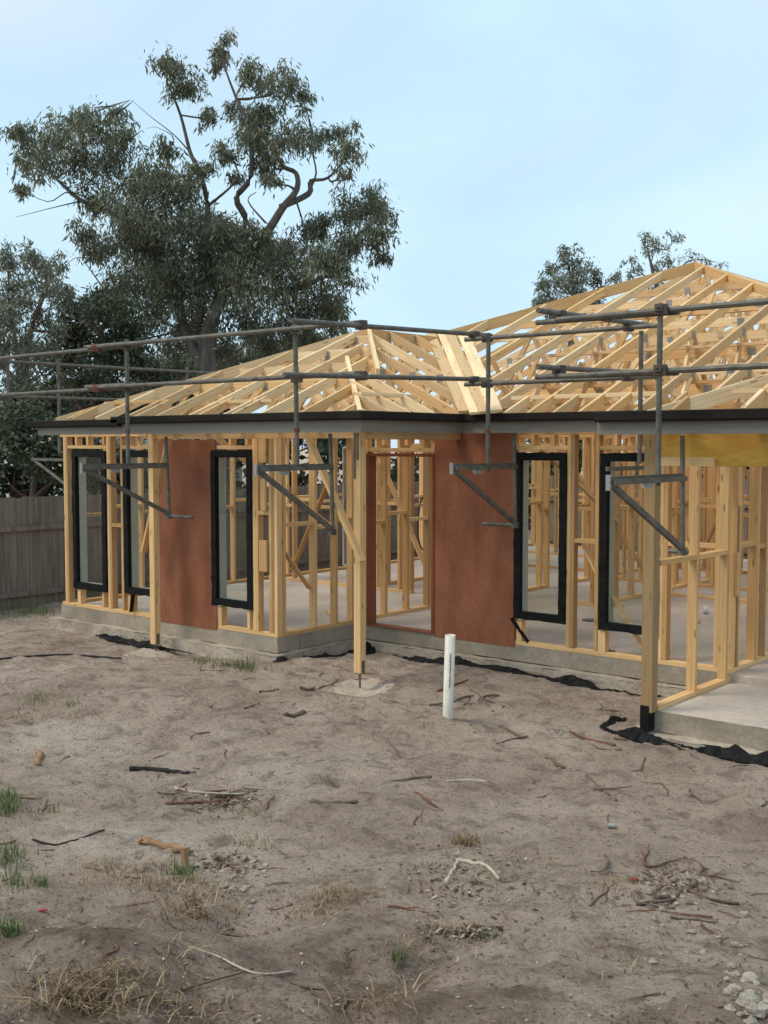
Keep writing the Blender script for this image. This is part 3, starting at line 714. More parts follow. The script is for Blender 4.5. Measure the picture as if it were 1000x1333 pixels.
MB().box(-5.12, -5.09, gX(791, 613, -5.1).y, 10.05, 1.96, 2.0).build('arm', 'steel', sc)
# left flank brackets (along X)
upright(-13.72, 9.28, 2.08, 3.41); upright(-13.74, 8.5, 2.75, 3.44); upright(-13.75, 11.65, 2.1, 3.42)
p = gY(42, 597, 9.3); q = gY(84, 596, 9.3); r_ = gY(82, 638, 9.3)
b = empty('bracket', (p.x, 9.3, p.z), sc)
MB().box(p.x, -13.31, 9.28, 9.31, p.z-.03, p.z+.01).build('arm', 'steel', b); MB().tube([p, (-13.33, 9.3, r_.z-.05)], .022).build('strut', 'steel', b)
for pz in ((-10.49, YR, 2.36), (-7.8, YR, 2.35), (-6.69, 9.7, 2.35)): clamp(pz, 'rust', .026)
# diagonal pipe under the brace in the entry bay
# ================================================================== FENCES
def fence(p, q, zb, zt, label, n=None):
    p = Vector((*p, 0)); q = Vector((*q, 0)); L = (q-p).length; d = (q-p)/L; nrm = Vector((-d.y, d.x, 0))
    e = empty('paling_fence', (p.x, p.y, zb)); tag(e, label, 'fence')
    pw = .105; k = int(L/pw)
    rest = MB()
    for i in range(k):
        c = p+d*(i+.5)*pw+nrm*random.uniform(-.004, .004)
        m = MB() if i < 95 else rest
        m.obox(Vector((c.x, c.y, (zb+zt)/2+random.uniform(-.012, .012))), d, nrm, Vector((0, 0, 1)), pw/2-.003, .008, (zt-zb)/2)
        if i < 95: m.build('paling', 'paling', e)
    if rest.f: o = rest.build('paling', 'paling', e); o['kind'] = 'stuff'
    for hh in (.35, 1.35):
        MB().beam((p-nrm*.04)+Vector((0, 0, zb+hh)), (q-nrm*.04)+Vector((0, 0, zb+hh)), .035, .07).build('rail', 'paling', e)
    return e
fence((-15.2, 7.6), (-15.2, 22.0), -.42, 1.40, 'weathered grey paling fence left of the house')
fence((-15.2, 24.0), (6.0, 24.0), -.5, 1.45, 'long grey paling fence across the back of the block, seen through the studs')
# ================================================================== NEIGHBOUR HOUSE
nb = empty('neighbour_house', (-30, 22, 0)); tag(nb, 'pale neighbouring house with a light metal roof half hidden by trees', 'house')
D0 = 33
a = gD(50, 545, D0); b = gD(200, 546, D0+4); 
dd = (b-a); dd.z = 0; dd.normalize(); n_ = Vector((-dd.y, dd.x, 0))
if n_.y < 0: n_ = -n_
s0 = a-dd*3; s1 = b+dd*.3
m = MB(); zt = a.z+.55
m.v += [s0-n_*.3+Vector((0, 0, zt-.55-s0.z)), s1-n_*.3+Vector((0, 0, zt-.55-s1.z)), s1+n_*4+Vector((0, 0, zt+.35-s1.z)), s0+n_*4+Vector((0, 0, zt+.35-s0.z)),
        s0-n_*.3+Vector((0, 0, zt-.65-s0.z)), s1-n_*.3+Vector((0, 0, zt-.65-s1.z)), s1+n_*4+Vector((0, 0, zt+.25-s1.z)), s0+n_*4+Vector((0, 0, zt+.25-s0.z))]
m.f += [[0, 1, 2, 3], [7, 6, 5, 4], [0, 4, 5, 1], [3, 2, 6, 7], [0, 3, 7, 4], [1, 5, 6, 2]]; m.build('roof', 'roofgrey', nb)
m = MB(); c = (s0+s1)/2+n_*2; m.obox(Vector((c.x, c.y, (zt-.65-.5)/2)), dd, n_, Vector((0, 0, 1)), (s1-s0).length/2-.5, 1.9, (zt-.65+.5)/2); m.build('wall', 'white', nb)
c = (s0+s1)/2+n_*.08; MB().obox(Vector((c.x, c.y, 1.4)), dd, n_, Vector((0, 0, 1)), .8, .03, .55).build('window', 'black', nb)
# ================================================================== TREES
def leaves(centres, radii, per, size, mat, parent, droop=.75, name='crown', flat=.8, wr=.2):
    Vs = []; tone = []
    for (c, r, n) in zip(centres, radii, per):
        n = int(n)
        # sub-clumps inside the clump so it has gaps
        ks = max(4, int(n/42)); dirs = rng.normal(size=(ks, 3)); dirs /= np.linalg.norm(dirs, axis=1)[:, None]
        sub = np.array(c)+dirs*(r*rng.uniform(.2, 1.25, (ks, 1)))*np.array([1, 1, flat])
        stn = rng.uniform(0, 1, ks)
        pick = rng.integers(0, ks, n)
        pos = sub[pick]+rng.normal(size=(n, 3))*r*.24
        L = size*rng.uniform(.6, 1.3, n); W = L*rng.uniform(.8, 1.25, n)*wr
        d = rng.normal(size=(n, 3)); d[:, 2] = d[:, 2]*.5-droop*1.6; d /= np.linalg.norm(d, axis=1)[:, None]
        s = np.cross(d, rng.normal(size=(n, 3))); s /= np.linalg.norm(s, axis=1)[:, None]
        q = np.stack([pos, pos+d*L[:, None]*.45+s*W[:, None]*.5, pos+d*L[:, None], pos+d*L[:, None]*.45-s*W[:, None]*.5], 1)
        Vs.append(q.reshape(-1, 3)); tone.append(np.clip(.25+.35*stn[pick]+rng.uniform(-.15, .3, n), 0, 1))
    V = np.concatenate(Vs); f = np.arange(len(V)).reshape(-1, 4)
    return npmesh(name, V, f, mat, False, ('tone', 'FACE', np.concatenate(tone)), parent)
def limbs(parent, chains, mat, D):
    m = MB()
    for ch in chains:
        pts = [gD(x, y, D+dz)+Vector((random.uniform(-.05, .05), random.uniform(-.05, .05), 0)) for (x, y, dz, r) in ch]; rr = [c[3] for c in ch]
        # refine
        P2 = []; R2 = []
        for i in range(len(pts)-1):
            p0 = pts[max(i-1, 0)]; p1 = pts[i]; p2 = pts[i+1]; p3 = pts[min(i+2, len(pts)-1)]
            for k in range(4):
                t = k/4
                P2.append(.5*((2*p1)+(p2-p0)*t+(2*p0-5*p1+4*p2-p3)*t*t+(3*p1-p0-3*p2+p3)*t**3)); R2.append(rr[i]+(rr[i+1]-rr[i])*t)
        P2.append(pts[-1]); R2.append(rr[-1]); m.tube(P2, R2, 7)
    return m.build('trunk', mat, parent, smooth=True)
def tree(name, label, cat, D, clumps, chains, lm, bm, size, dens, droop=.75, thick=.5, group=None, wr=.2, rs_=.6):
    base = gD(chains[0][0][0], 700, D); base.z = -.4
    e = empty(name, base); tag(e, label, cat, group)
    k = D/F; cs = []; rs = []; ns = []
    for cl in clumps:
        x, y, r = cl[:3]; dz = cl[3] if len(cl) > 3 else random.uniform(-1, 1)*2.2*thick
        c = gD(x, y, D+dz); R = r*k; cs.append(tuple(c)); rs.append(R*.8); ns.append(dens*R*R*(cl[4] if len(cl) > 4 else 1))
    leaves(cs, rs, ns, size, lm, e, droop, wr=wr)
    # twigs from the limbs to every clump
    ch2 = list(chains); ends = [(q[0], q[1], q[2], q[3]) for c in chains for q in c[1:]]
    for cl in clumps:
        x, y, r = cl[:3]; s = min(ends, key=lambda q: (q[0]-x)**2+(q[1]-y)**2*1.0+(400 if q[1] < y else 0))
        mx, my = (s[0]+x)/2+random.uniform(-8, 8), (s[1]+y)/2+random.uniform(-2, 10)
        ch2.append([(s[0], s[1], s[2], min(s[3]*.6, .07)), (mx, my, s[2]*.5, .04), (x, y, 0, .015)])
        for _ in range(2):
            ch2.append([(mx, my, s[2]*.5, .025), (x+random.uniform(-r, r)*.8, y+random.uniform(-r, r)*.6, random.uniform(-1, 1), .008)])
    limbs(e, [[(a, b, c, d*rs_) for (a, b, c, d) in q] for q in ch2], bm, D); return e
big = [(292,55,20),(286,85,20),(227,90,30),(215,75,16),(243,117,27),(270,152,20),(329,96,28),(373,106,30),(394,128,18),(329,155,34),(378,177,36),(346,209,34),(410,182,20),(443,166,24),(454,198,28),(448,225,14),(297,198,24),(310,228,17),
 (32,182,26),(30,247,17),(22,210,14),(54,209,30),(86,171,33),(130,160,36),(157,177,30),(97,209,38),(140,209,38),(178,236,38),(124,258,36),(162,274,40),(216,198,25),(210,236,38),(243,247,38),(216,279,42),(254,290,45),(173,306,42),(135,322,33),(216,322,50),(270,328,50),(319,322,42),(367,328,40),(416,333,38),
 (459,274,38),(486,263,30),(502,279,20),(486,306,32),(497,328,20),(454,317,34),(443,355,33),(378,371,48),(432,393,33),(324,371,48),(260,371,50),(205,366,45),(162,366,38),(200,405,40,0,.9),(255,415,42,1,.8),(320,415,40,1,.8),(380,410,44,1,1),(430,400,32,0,1),(150,400,34,0,.9),(170,445,34,0,.9),(225,450,34,1,.7),(290,455,34,1.5,.7),(350,445,34,1,.8),(400,440,30,0,.8),(440,420,22,0,.8),(20,170,20),(60,185,22),(110,150,24),(150,150,18),(300,300,30),(350,150,28),(335,180,30),(360,240,16),(290,305,34),(333,300,24),(300,140,18),(265,215,18),(410,300,30),(350,110,20),(420,300,22),(110,300,22),(290,360,50,2.5),(220,380,50,2.5),(350,340,40,2.5),(180,330,40,2.5)]
bch = [[(285,720,0,.5),(283,600,0,.45),(276,520,0,.4),(268,440,0,.33),(300,370,0,.24),(346,300,-.6,.19),(365,270,-.8,.16),(385,246,-.8,.13),(382,225,-.6,.10),(367,215,-.4,.1),(352,185,0,.06)],
 [(276,500,0,.3),(240,430,.4,.24),(225,370,.6,.2),(190,320,.5,.16),(150,280,.4,.12),(108,262,.2,.09),(70,232,0,.06),(45,205,0,.03)],
 [(268,440,0,.25),(300,350,.3,.2),(319,290,.2,.16),(310,258,0,.14),(326,228,0,.12),(324,166,0,.09),(308,128,0,.06),(292,85,0,.035),(292,60,0,.02)],
 [(258,420,0,.2),(268,330,.3,.16),(270,268,.3,.13),(258,225,0,.10),(248,198,0,.09),(236,150,0,.06),(222,112,0,.04)],
 [(365,270,-.8,.14),(400,252,-.6,.13),(404,235,-.5,.09),(428,232,-.3,.06),(446,210,0,.04),(454,190,0,.02)],
 [(400,252,-.6,.06),(410,225,-.3,.04),(405,190,0,.03)],[(270,268,.3,.07),(296,246,.2,.05),(312,232,0,.03)],
 [(300,370,0,.2),(370,380,.3,.15),(420,360,.3,.1),(455,320,0,.07),(486,290,0,.04)],
 [(150,280,.4,.05),(95,250,0,.03),(60,262,0,.02),(16,240,0,.01)],[(108,262,.2,.04),(70,270,0,.02),(20,283,0,.008)],
 [(248,198,0,.04),(225,175,0,.025),(195,150,0,.015),(172,130,0,.006)],[(225,175,0,.02),(205,165,0,.01),(188,168,0,.005)],
 [(135,345,0,.03),(105,335,0,.02),(88,345,0,.008)],[(120,330,0,.02),(98,322,0,.008)],
 [(383,260,-.8,.05),(392,290,-.6,.03),(395,312,-.4,.012)],[(345,290,-.6,.05),(325,262,-.4,.03),(335,250,-.3,.015)]]
tree('gum_tree', 'tall spreading gum tree with twisting bare limbs behind the left wing', 'tree', 30, big, bch, 'gum', 'bark', .19, 1900, .85, .7, wr=.2)
lg = [(10,340,28),(40,335,22),(70,340,22),(20,375,34),(60,370,30),(85,380,18),(10,415,36),(50,410,34),(0,450,40),(45,455,38),(80,430,20),(20,500,30),(-40,380,50),(-60,440,60),(60,352,20)]
tree('gum_tree', 'pale leafed gum tree at the left edge of the photo', 'tree', 24, lg, [[(10,720,0,.25),(25,600,0,.2),(30,500,0,.16),(40,430,0,.1),(60,370,0,.05)],[(28,500,0,.12),(15,430,0,.08),(10,370,0,.04)],[(30,500,0,.1),(-30,440,0,.07),(-50,400,0,.04)]], 'palegum', 'redbark', .15, 2300, .75, .5, wr=.22)
dk = [(110,400,34),(140,410,34),(165,430,34),(95,430,34),(130,450,42),(80,470,44),(170,470,40),(120,500,46),(60,520,40),(200,490,38),(180,520,30),(240,500,34),(90,400,22),(150,390,20)]
tree('bushy_tree', 'dark dense bushy tree behind the scaffold rails', 'tree', 26, dk, [[(120,720,0,.25),(122,600,0,.2),(125,500,0,.15),(130,430,0,.08)],[(122,560,0,.12),(180,500,0,.08)],[(122,560,0,.12),(80,480,0,.07)]], 'dark', 'redbark', .15, 2600, .45, .5, wr=.36)
hd = [(20,560,50),(-30,560,60),(60,590,44),(10,620,50),(60,640,50),(90,570,34),(30,520,34),(-40,640,60),(110,620,40),(100,680,50),(150,600,40),(30,680,50),(150,660,50),(200,640,50),(250,600,50),(210,700,50)]
tree('hedge_shrub', 'dark evergreen shrub rising over the left fence', 'shrub', 20, hd, [[(40,740,0,.12),(42,650,0,.1),(45,560,0,.05)],[(42,650,0,.08),(100,600,0,.04)]], 'dark', 'redbark', .12, 3600, .35, .4, wr=.45)
und = [(190,480,34),(225,470,36),(265,470,38),(305,465,38),(345,462,36),(385,455,32),(415,445,26),(240,500,36),(300,500,38),(360,495,36),(200,520,34),(440,450,20),(330,430,26),(260,440,26),(390,430,22)]
tree('bushy_tree', 'dark scrubby tree filling the gap under the tall gum crown', 'tree', 36, und, [[(300,720,0,.3),(302,600,0,.25),(300,520,0,.2),(305,460,0,.1)],[(300,540,0,.15),(240,480,0,.08)],[(300,540,0,.15),(370,470,0,.08)]], 'gum', 'redbark', .2, 1500, .7, .5, wr=.3)
r1 = [(735,328,17),(750,338,22),(714,350,18),(703,370,17),(726,368,24),(750,362,24),(771,352,17),(779,367,14),(798,364,12),(804,356,9),(718,390,22),(750,382,26),(700,392,14),(775,392,22),(740,410,26),(715,412,18),(790,410,24)]
tree('gum_tree', 'round crowned gum tree above the left side of the main roof', 'tree', 40, r1, [[(745,720,0,.4),(745,500,0,.3),(742,430,0,.2),(745,380,0,.1),(740,340,0,.05)],[(743,420,0,.12),(715,390,0,.06)],[(743,420,0,.12),(780,385,0,.06)]], 'palegum', 'bark', .20, 1100, .75, .4, wr=.2)
r2 = [(840,307,12),(855,314,17),(876,311,15),(846,330,17),(822,340,13),(834,349,13),(870,335,19),(855,346,15),(897,334,15),(918,337,11),(940,343,7),(882,350,15),(905,352,12),(820,360,14),(860,368,20),(930,360,10)]
tree('gum_tree', 'sparse open gum tree behind the top of the main roof', 'tree', 44, r2, [[(865,720,0,.35),(863,500,0,.3),(860,400,0,.16),(850,350,0,.09),(842,320,0,.04)],[(860,390,0,.1),(885,350,0,.05),(905,338,0,.03),(935,342,0,.01)],[(862,380,0,.08),(835,355,0,.04)]], 'palegum', 'bark', .19, 620, .75, .4)
bk = [(x, 590+random.randint(-18, 40), 44) for x in range(260, 1060, 42)]+[(x, 660, 50) for x in range(240, 1060, 60)]
for i in range(0, 4):
    part_ = bk[i::4]
    sub = [c for c in bk if 250+200*i <= c[0] < 450+200*i]
    tree('backyard_shrub', ['dark shrub behind the wing of the house, seen between studs', 'dark shrub behind the entry, seen between studs', 'dark shrub behind the main house frame', 'dark shrub behind the garage frame'][i], 'shrub', 34, sub,
      [[(350+200*i,740,0,.15),(350+200*i,660,0,.12),(355+200*i,600,0,.06)]], 'dark', 'redbark', .26, 560, .4, .5, wr=.5)
# ================================================================== YARD THINGS
def curve_pts(pts, n=5):
    out = []
    for i in range(len(pts)-1):
        p0 = pts[max(i-1, 0)]; p1 = pts[i]; p2 = pts[i+1]; p3 = pts[min(i+2, len(pts)-1)]
        for k in range(n):
            t = k/n; out.append(.5*((2*p1)+(p2-p0)*t+(2*p0-5*p1+4*p2-p3)*t*t+(3*p1-p0-3*p2+p3)*t**3))
    return out+[pts[-1]]
# pvc pipe
b = G(583, 934); t_ = Vector((b.x+.04, b.y-.02, gX(586, 826, b.x+.02).z))
m = MB(); n = 20; dirv = (t_-b).normalized(); ax = dirv.cross(Vector((0, 1, 0))).normalized(); ay = ax.cross(dirv)
for rr, (pp, qq) in ((.046, (b-dirv*.1, t_)), (.041, (b, t_))):
    for p in (pp, qq):
        for k in range(n): m.v.append(p+ax*math.cos(2*PI*k/n)*rr+ay*math.sin(2*PI*k/n)*rr)
for k in range(n):
    j = (k+1) % n; m.f += [[k, j, n+j, n+k], [3*n+k, 3*n+j, 2*n+j, 2*n+k], [n+k, n+j, 3*n+j, 3*n+k]]
m.f.append([2*n+k for k in range(n)])
o = m.build('pvc_pipe', 'pvc', None, smooth=False); tag(o, 'white plastic pipe standing upright in the sand', 'pipe')
for p in o.data.polygons: p.use_smooth = len(p.vertices) == 4
m = MB(); cx_ = (b+t_)/2
for i in range(30):
    z_ = .30+i*.011; q = b+(t_-b)*(z_/.79); m.box(q.x+.030, q.x+.0445, q.y-.0385, q.y-.0335, q.z, q.z+random.uniform(.003, .008))
m.build('print_marks', 'steel', o)
# post pads
def lumpdisc(name, px, py, r, h, mat, label, cat, group=None, el=1.0):
    c = G(px, py); m = MB(); n = 26; k = 6
    m.v.append(Vector((c.x, c.y, c.z+h)))
    for j in range(1, k+1):
        for i in range(n):
            a = 2*PI*i/n; rr = r*j/k*(1+.25*float(vn(math.cos(a)*1.3+px, math.sin(a)*1.3, 1.7))*2); x = c.x+math.cos(a)*rr; y = c.y+math.sin(a)*rr*el
            z = max(H(x, y), -9)+h*(1-(j/k)**2.2)-.012*(j == k)+.006*float(vn(x, y, 30)); m.v.append(Vector((x, y, z)))
    for i in range(n): m.f.append([0, 1+i, 1+(i+1) % n])
    for j in range(k-1):
        for i in range(n): m.f.append([1+j*n+i, 1+(j+1)*n+i, 1+(j+1)*n+(i+1) % n, 1+j*n+(i+1) % n])
    o = m.build(name, mat, None, smooth=True); tag(o, label, cat, group); return o
def padat(x, y, r, label):
    p = Vector((x, y, 0)); MOD = G; c = Vector((x, y, H(x, y)))
    m = MB(); n = 26; k = 6; m.v.append(c+Vector((0, 0, .02)))
    for j in range(1, k+1):
        for i in range(n):
            a = 2*PI*i/n; rr = r*j/k*(1+.5*float(vn(math.cos(a)*1.3+x, math.sin(a)*1.3, 1.7))); xx = x+math.cos(a)*rr; yy = y+math.sin(a)*rr
            m.v.append(Vector((xx, yy, H(xx, yy)+.010*(1-(j/k)**3)-.01*(j == k)+.008*float(vn(xx, yy, 30)))))
    for i in range(n): m.f.append([0, 1+i, 1+(i+1) % n])
    for j in range(k-1):
        for i in range(n): m.f.append([1+j*n+i, 1+(j+1)*n+i, 1+(j+1)*n+(i+1) % n, 1+j*n+(i+1) % n])
    o = m.build('post_footing', 'pad', None, smooth=True); tag(o, label, 'footing')
padat(PX2+.045, 8.665, .36, 'round concrete pad under the corner veranda post'); padat(PX1+.05, 8.6, .34, 'concrete pad under the left veranda post')
# branches at their places
def stick(name, pts, r0, r1, mat, label, cat, group=None, forks=(), lift=.0, n=6):
    P_ = [G(*p) for p in pts]; P_ = [p+Vector((0, 0, r0*.6+lift)) for p in P_]
    P2 = curve_pts(P_, 4); P2 = [p+Vector((random.uniform(-1, 1), random.uniform(-1, 1), random.uniform(-.3, .3)))*r0*.7 for p in P2]
    m = MB(); m.tube(P2, [(r0+(r1-r0)*i/(len(P2)-1))*random.uniform(.85, 1.15) for i in range(len(P2))], n)
    for f in forks:
        Q = [G(*p)+Vector((0, 0, r0*.6+lift)) for p in f]; Q = curve_pts(Q, 4); m.tube(Q, [r0*.6+(r1*.5-r0*.6)*i/(len(Q)-1) for i in range(len(Q))], 5)
    o = m.build(name, mat, None, smooth=True); tag(o, label, cat, group); return o
stick('hose', [(-30,862),(0,859),(40,855),(90,853),(130,856),(158,858)], .012, .012, 'hose', 'thin black hose lying on the sand near the left post', 'hose')
stick('log', [(186,1098),(205,1102),(244,1113)], .026, .020, 'peg', 'split brown log beside the wooden peg', 'log', forks=[[(225,1110),(252,1112)]])
stick('bark_strip', [(168,1004),(190,1003),(215,1006),(246,1008)], .022, .014, 'blackbark', 'blackened bark strip lying on pale sand', 'bark')
stick('offcut', [(52,981),(50,997)], .026, .028, 'peg', 'short round orange-brown wood offcut at the left', 'offcut')
stick('stick', [(216,1047),(260,1046),(300,1042),(333,1031)], .012, .006, 'rtwig', 'long reddish stick curving over the leaf pile', 'stick')
stick('stick', [(226,1026),(262,1033),(322,1034)], .009, .005, 'ptwig', 'pale straight stick above the leaf pile', 'stick')
stick('stick', [(405,1045),(440,1046),(466,1045)], .012, .014, 'twig', 'grey-brown stick with a thick end in the middle of the sand', 'stick')
stick('stick', [(42,1094),(70,1101),(100,1094),(136,1081)], .008, .005, 'blackbark', 'thin dark curved stick below the pale sand at the left', 'stick')
stick('stick', [(570,901),(590,893),(609,886)], .012, .010, 'rtwig', 'reddish stick leaning behind the white pipe', 'stick')
stick('stick', [(560,918),(590,914),(612,907),(640,915),(656,920)], .010, .014, 'twig', 'forked dead branch right of the white pipe', 'branch', forks=[[(612,898),(625,908),(642,927)]])
stick('stick', [(652,946),(664,953),(678,960)], .012, .008, 'twig', 'short brown stick below the forked branch', 'stick')
stick('stick', [(712,986),(722,994),(734,1001)], .016, .014, 'twig', 'stubby grey stick in front of the second window', 'stick')
stick('stick', [(764,1010),(775,1020),(788,1032),(803,1043)], .007, .010, 'twig', 'thin diagonal stick right of the stubby stick', 'stick')
stick('stick', [(582,1018),(605,1016),(635,1018)], .007, .010, 'ptwig', 'pale brown level stick in the middle right of the sand', 'stick')
stick('stick', [(742,953),(765,963),(800,971)], .010, .014, 'rtwig', 'reddish root sticking out of the ground by the garage footing', 'root')
stick('stick', [(752,960),(780,975),(810,977)], .007, .010, 'twig', 'thin root beside the reddish root at the garage footing', 'root')
stick('bark_strip', [(582,1150),(590,1136),(594,1122)], .013, .010, 'ptwig', 'left leg of the bent pale bark strip', 'bark')
stick('bark_strip', [(594,1121),(615,1125),(632,1129),(650,1146)], .014, .010, 'ptwig', 'long bent pale strip of bark on the sand', 'bark')
stick('log', [(371,931),(382,934),(396,929)], .020, .028, 'twig', 'short gnarled log in front of the wing corner', 'log')
stick('stick', [(338,902),(350,901),(363,898)], .014, .012, 'twig', 'short dark stick left of the post pad', 'stick')
stick('stick', [(391,896),(402,899),(409,897)], .018, .012, 'twig', 'stubby dark wood piece by the corner post pad', 'stick')
stick('stick', [(855,1171),(875,1168),(895,1160),(905,1150)], .012, .018, 'twig', 'thick crooked branch among the rubble on the right', 'branch', forks=[[(895,1160),(925,1172),(962,1178)], [(900,1155),(915,1130),(890,1118)]])
stick('stick', [(830,1178),(850,1176),(880,1172)], .010, .008, 'twig', 'thin branch lying left of the crooked branch', 'branch')
stick('stick', [(245,1235),(280,1245),(330,1268),(380,1266)], .006, .004, 'ptwig', 'thin pale twig arching over the dark mound', 'twig')
stick('stick', [(120,1325),(180,1300),(230,1292),(330,1262)], .005, .003, 'straw', 'long straw coloured stalk at the bottom left', 'twig')
# wooden peg
b = G(242, 1133); t_ = gX(238, 1098, b.x)
o = MB().beam(b-Vector((0, 0, .06)), Vector((b.x-.01, b.y, b.z+.135)), .036, .032, (0, 1, 0)).build('wooden_peg', 'peg', None, .003); tag(o, 'orange-brown wooden survey peg standing in the soil', 'peg')
b = G(795, 1079); o = MB().tube([b+Vector((-.02, 0, .018)), b+Vector((.02, .02, .018))], .018, 10).build('can', 'plate', None); tag(o, 'small grey crushed can on the sand', 'can')
# ---- scattered twigs: one object each, sharing a few meshes
protos = []
for k in range(9):
    m = MB(); L = 1.0; pts = [Vector((0, 0, 0))]; a = 0
    for i in range(5): a += random.uniform(-.5, .5); pts.append(pts[-1]+Vector((math.cos(a), math.sin(a), random.uniform(-.1, .12)))*.2)
    c0 = sum(pts, Vector())/6; pts = [p-c0 for p in pts]
    m.tube(curve_pts(pts, 3), [.035-.022*i/15 for i in range(16)], 5)
    if k % 2:
        a = random.uniform(.5, 1.1)*random.choice((-1, 1)); m.tube([pts[2], pts[2]+Vector((math.cos(a)*.15, math.sin(a)*.15, .03)), pts[2]+Vector((math.cos(a)*.32, math.sin(a)*.3, .02))], [.02, .015, .008], 4)
    me = m.build('twig', ('twig', 'twig', 'rtwig')[k % 3], None, smooth=True); protos.append(me)
used = set()
def scat(n, pxr, pyr, smin, smax):
    for _ in range(n):
        px = random.uniform(*pxr); py = random.uniform(*pyr); p = G(px, py)
        if (p.y > 8.75 and p.x < -9) or (p.y > 10.1) or (p.x > -4.6 and p.y > 8.6): continue
        k = random.randrange(len(protos))
        o = protos[k] if k not in used else protos[k].copy()
        if k in used: C.objects.link(o)
        used.add(k)
        s = random.uniform(smin, smax)**1.0; s = smin+(smax-smin)*random.random()**2.2
        o.location = (p.x, p.y, p.z+.006); o.scale = (s, s, s*.8)
        e = .06; gx = (H(p.x+e, p.y)-H(p.x-e, p.y))/(2*e); gy = (H(p.x, p.y+e)-H(p.x, p.y-e))/(2*e)
        nrm = Vector((-gx, -gy, 1)).normalized()
        o.rotation_mode = 'QUATERNION'; o.rotation_quaternion = nrm.to_track_quat('Z', 'Y') @ Vector((0, 0, 1)).rotation_difference(Vector((0, 0, 1))) @ __import__('mathutils').Quaternion((0, 0, 1), random.uniform(0, 6.28))
        tag(o, 'small dark dead twig lying loose on the bare sand', 'twig', 'dead twigs scattered over the yard')
scat(120, (0, 1000), (870, 1060), .06, .36); scat(90, (0, 1000), (1050, 1330), .05, .24); scat(28, (780, 980), (1110, 1200), .10, .30); scat(22, (200, 340), (1020, 1060), .08, .22)
# ---- litter: chips, leaves, crumbs (uncountable)
def scatter_mesh(name, mat, n, size, ratio, region, kind_label, cat, thick=False, flatness=.25, clusters=None):
    px = rng.uniform(region[0], region[1], n); py = region[2]+(region[3]-region[2])*rng.random(n)**.8
    if clusters:
        cc = np.array(clusters); pk = rng.integers(0, len(cc), n); px = cc[pk, 0]+rng.normal(size=n)*cc[pk, 2]; py = cc[pk, 1]+rng.normal(size=n)*cc[pk, 3]
    V = []; 
    x = (px-500)/F; u = -(py-666.5)/F
    c, s = math.cos(YAW), math.sin(YAW); cp, sp = math.cos(PITCH), math.sin(PITCH)
    d = cp+u*sp; w = u*cp-sp; rx = x*c+d*s; ry = -x*s+d*c
    z = np.full(n, -.2)
    for _ in range(10):
        k = (z-CH)/w; z = .5*z+.5*gh(rx*k, ry*k)
    k = (z-CH)/w; X = rx*k; Y = ry*k
    ok = ~(((Y > 8.8) & (X < -9)) | (Y > 10.2) | ((X > -4.7) & (Y > 8.65))) & (k > 0)
    X, Y = X[ok], Y[ok]; Z = gh(X, Y); n = len(X)
    L = size*rng.uniform(.5, 1.5, n); W = L*ratio*rng.uniform(.6, 1.3, n)
    a = rng.uniform(0, 2*PI, n); dv = np.stack([np.cos(a), np.sin(a), rng.normal(size=n)*flatness], 1); sv = np.stack([-np.sin(a), np.cos(a), rng.normal(size=n)*flatness], 1)
    Pc = np.stack([X, Y, Z+.004+np.abs(dv[:, 2])*L*.5], 1)
    q = np.stack([Pc-dv*L[:, None]/2, Pc-sv*W[:, None]/2, Pc+dv*L[:, None]/2, Pc+sv*W[:, None]/2], 1)
    f = np.arange(n*4).reshape(-1, 4)
    o = npmesh(name, q.reshape(-1, 3), f, mat, False, ('tone', 'FACE', np.clip(rng.random(n)**1.6, 0, 1))); 
    tag(o, kind_label, cat, kind='stuff'); return o
scatter_mesh('leaf_litter', 'litter', 3800, .019, .4, (-20, 1020, 850, 1340), 'scattered dead gum leaves, bark chips and crumbs on the sand', 'litter')
scatter_mesh('leaf_pile', 'litter', 1100, .035, .4, (0, 1, 0, 1), 'small heap of reddish dead leaves in a hollow', 'litter', clusters=[(280,1044,26,6),(300,1040,14,5),(880,1150,30,12),(295,1125,20,8),(600,1215,26,5),(600,1150,40,20)])
# grass and straw
def blades(name, mat, spots, label, cat, hgt=.1, lean=.6):
    V = []; T_ = []
    for (px, py, sx, sy, n, hm) in spots:
        for _ in range(n):
            p = G(px+random.gauss(0, sx), py+random.gauss(0, sy)); a = random.uniform(0, 2*PI); h = hgt*hm*random.uniform(.4, 1.3); l = lean*random.uniform(.2, 1.5)*h
            d = Vector((math.cos(a), math.sin(a), 0)); s = Vector((-d.y, d.x, 0))*random.uniform(.0015, .003)*(1+hm*.4)
            m_ = p+d*l*.35+Vector((0, 0, h*.6)); e = p+d*l+Vector((0, 0, h*random.uniform(.5, 1)))
            V += [p-s, p+s, m_+s*.7, m_-s*.7, m_-s*.7, m_+s*.7, e+s*.15, e-s*.15]; t = random.random(); T_ += [t, t]
    V = np.array([tuple(v) for v in V]); o = npmesh(name, V, np.arange(len(V)).reshape(-1, 4), mat, False, ('tone', 'FACE', np.array(T_))); tag(o, label, cat, kind='stuff'); return o
blades('green_grass', 'grass', [(8,1048,12,7,260,.9),(8,1120,16,8,160,.8),(48,912,10,4,70,.6),(90,918,8,3,40,.6),(20,1150,12,6,80,.6),(55,1152,5,3,50,.6),(15,1215,12,6,120,.7),(60,1058,14,4,40,.5),(325,1060,14,4,40,.5),(262,862,8,2,50,.9),(300,868,16,2,140,1.1),(320,872,8,2,90,1.2),(240,1140,10,4,70,.9),(0,800,30,4,300,1.4),(50,798,20,3,180,1.2),(330,1100,16,4,50,.5),(640,1225,18,4,20,.5),(520,1250,6,4,30,.6)],
       'short green grass tufts growing in patches of the sand', 'grass')
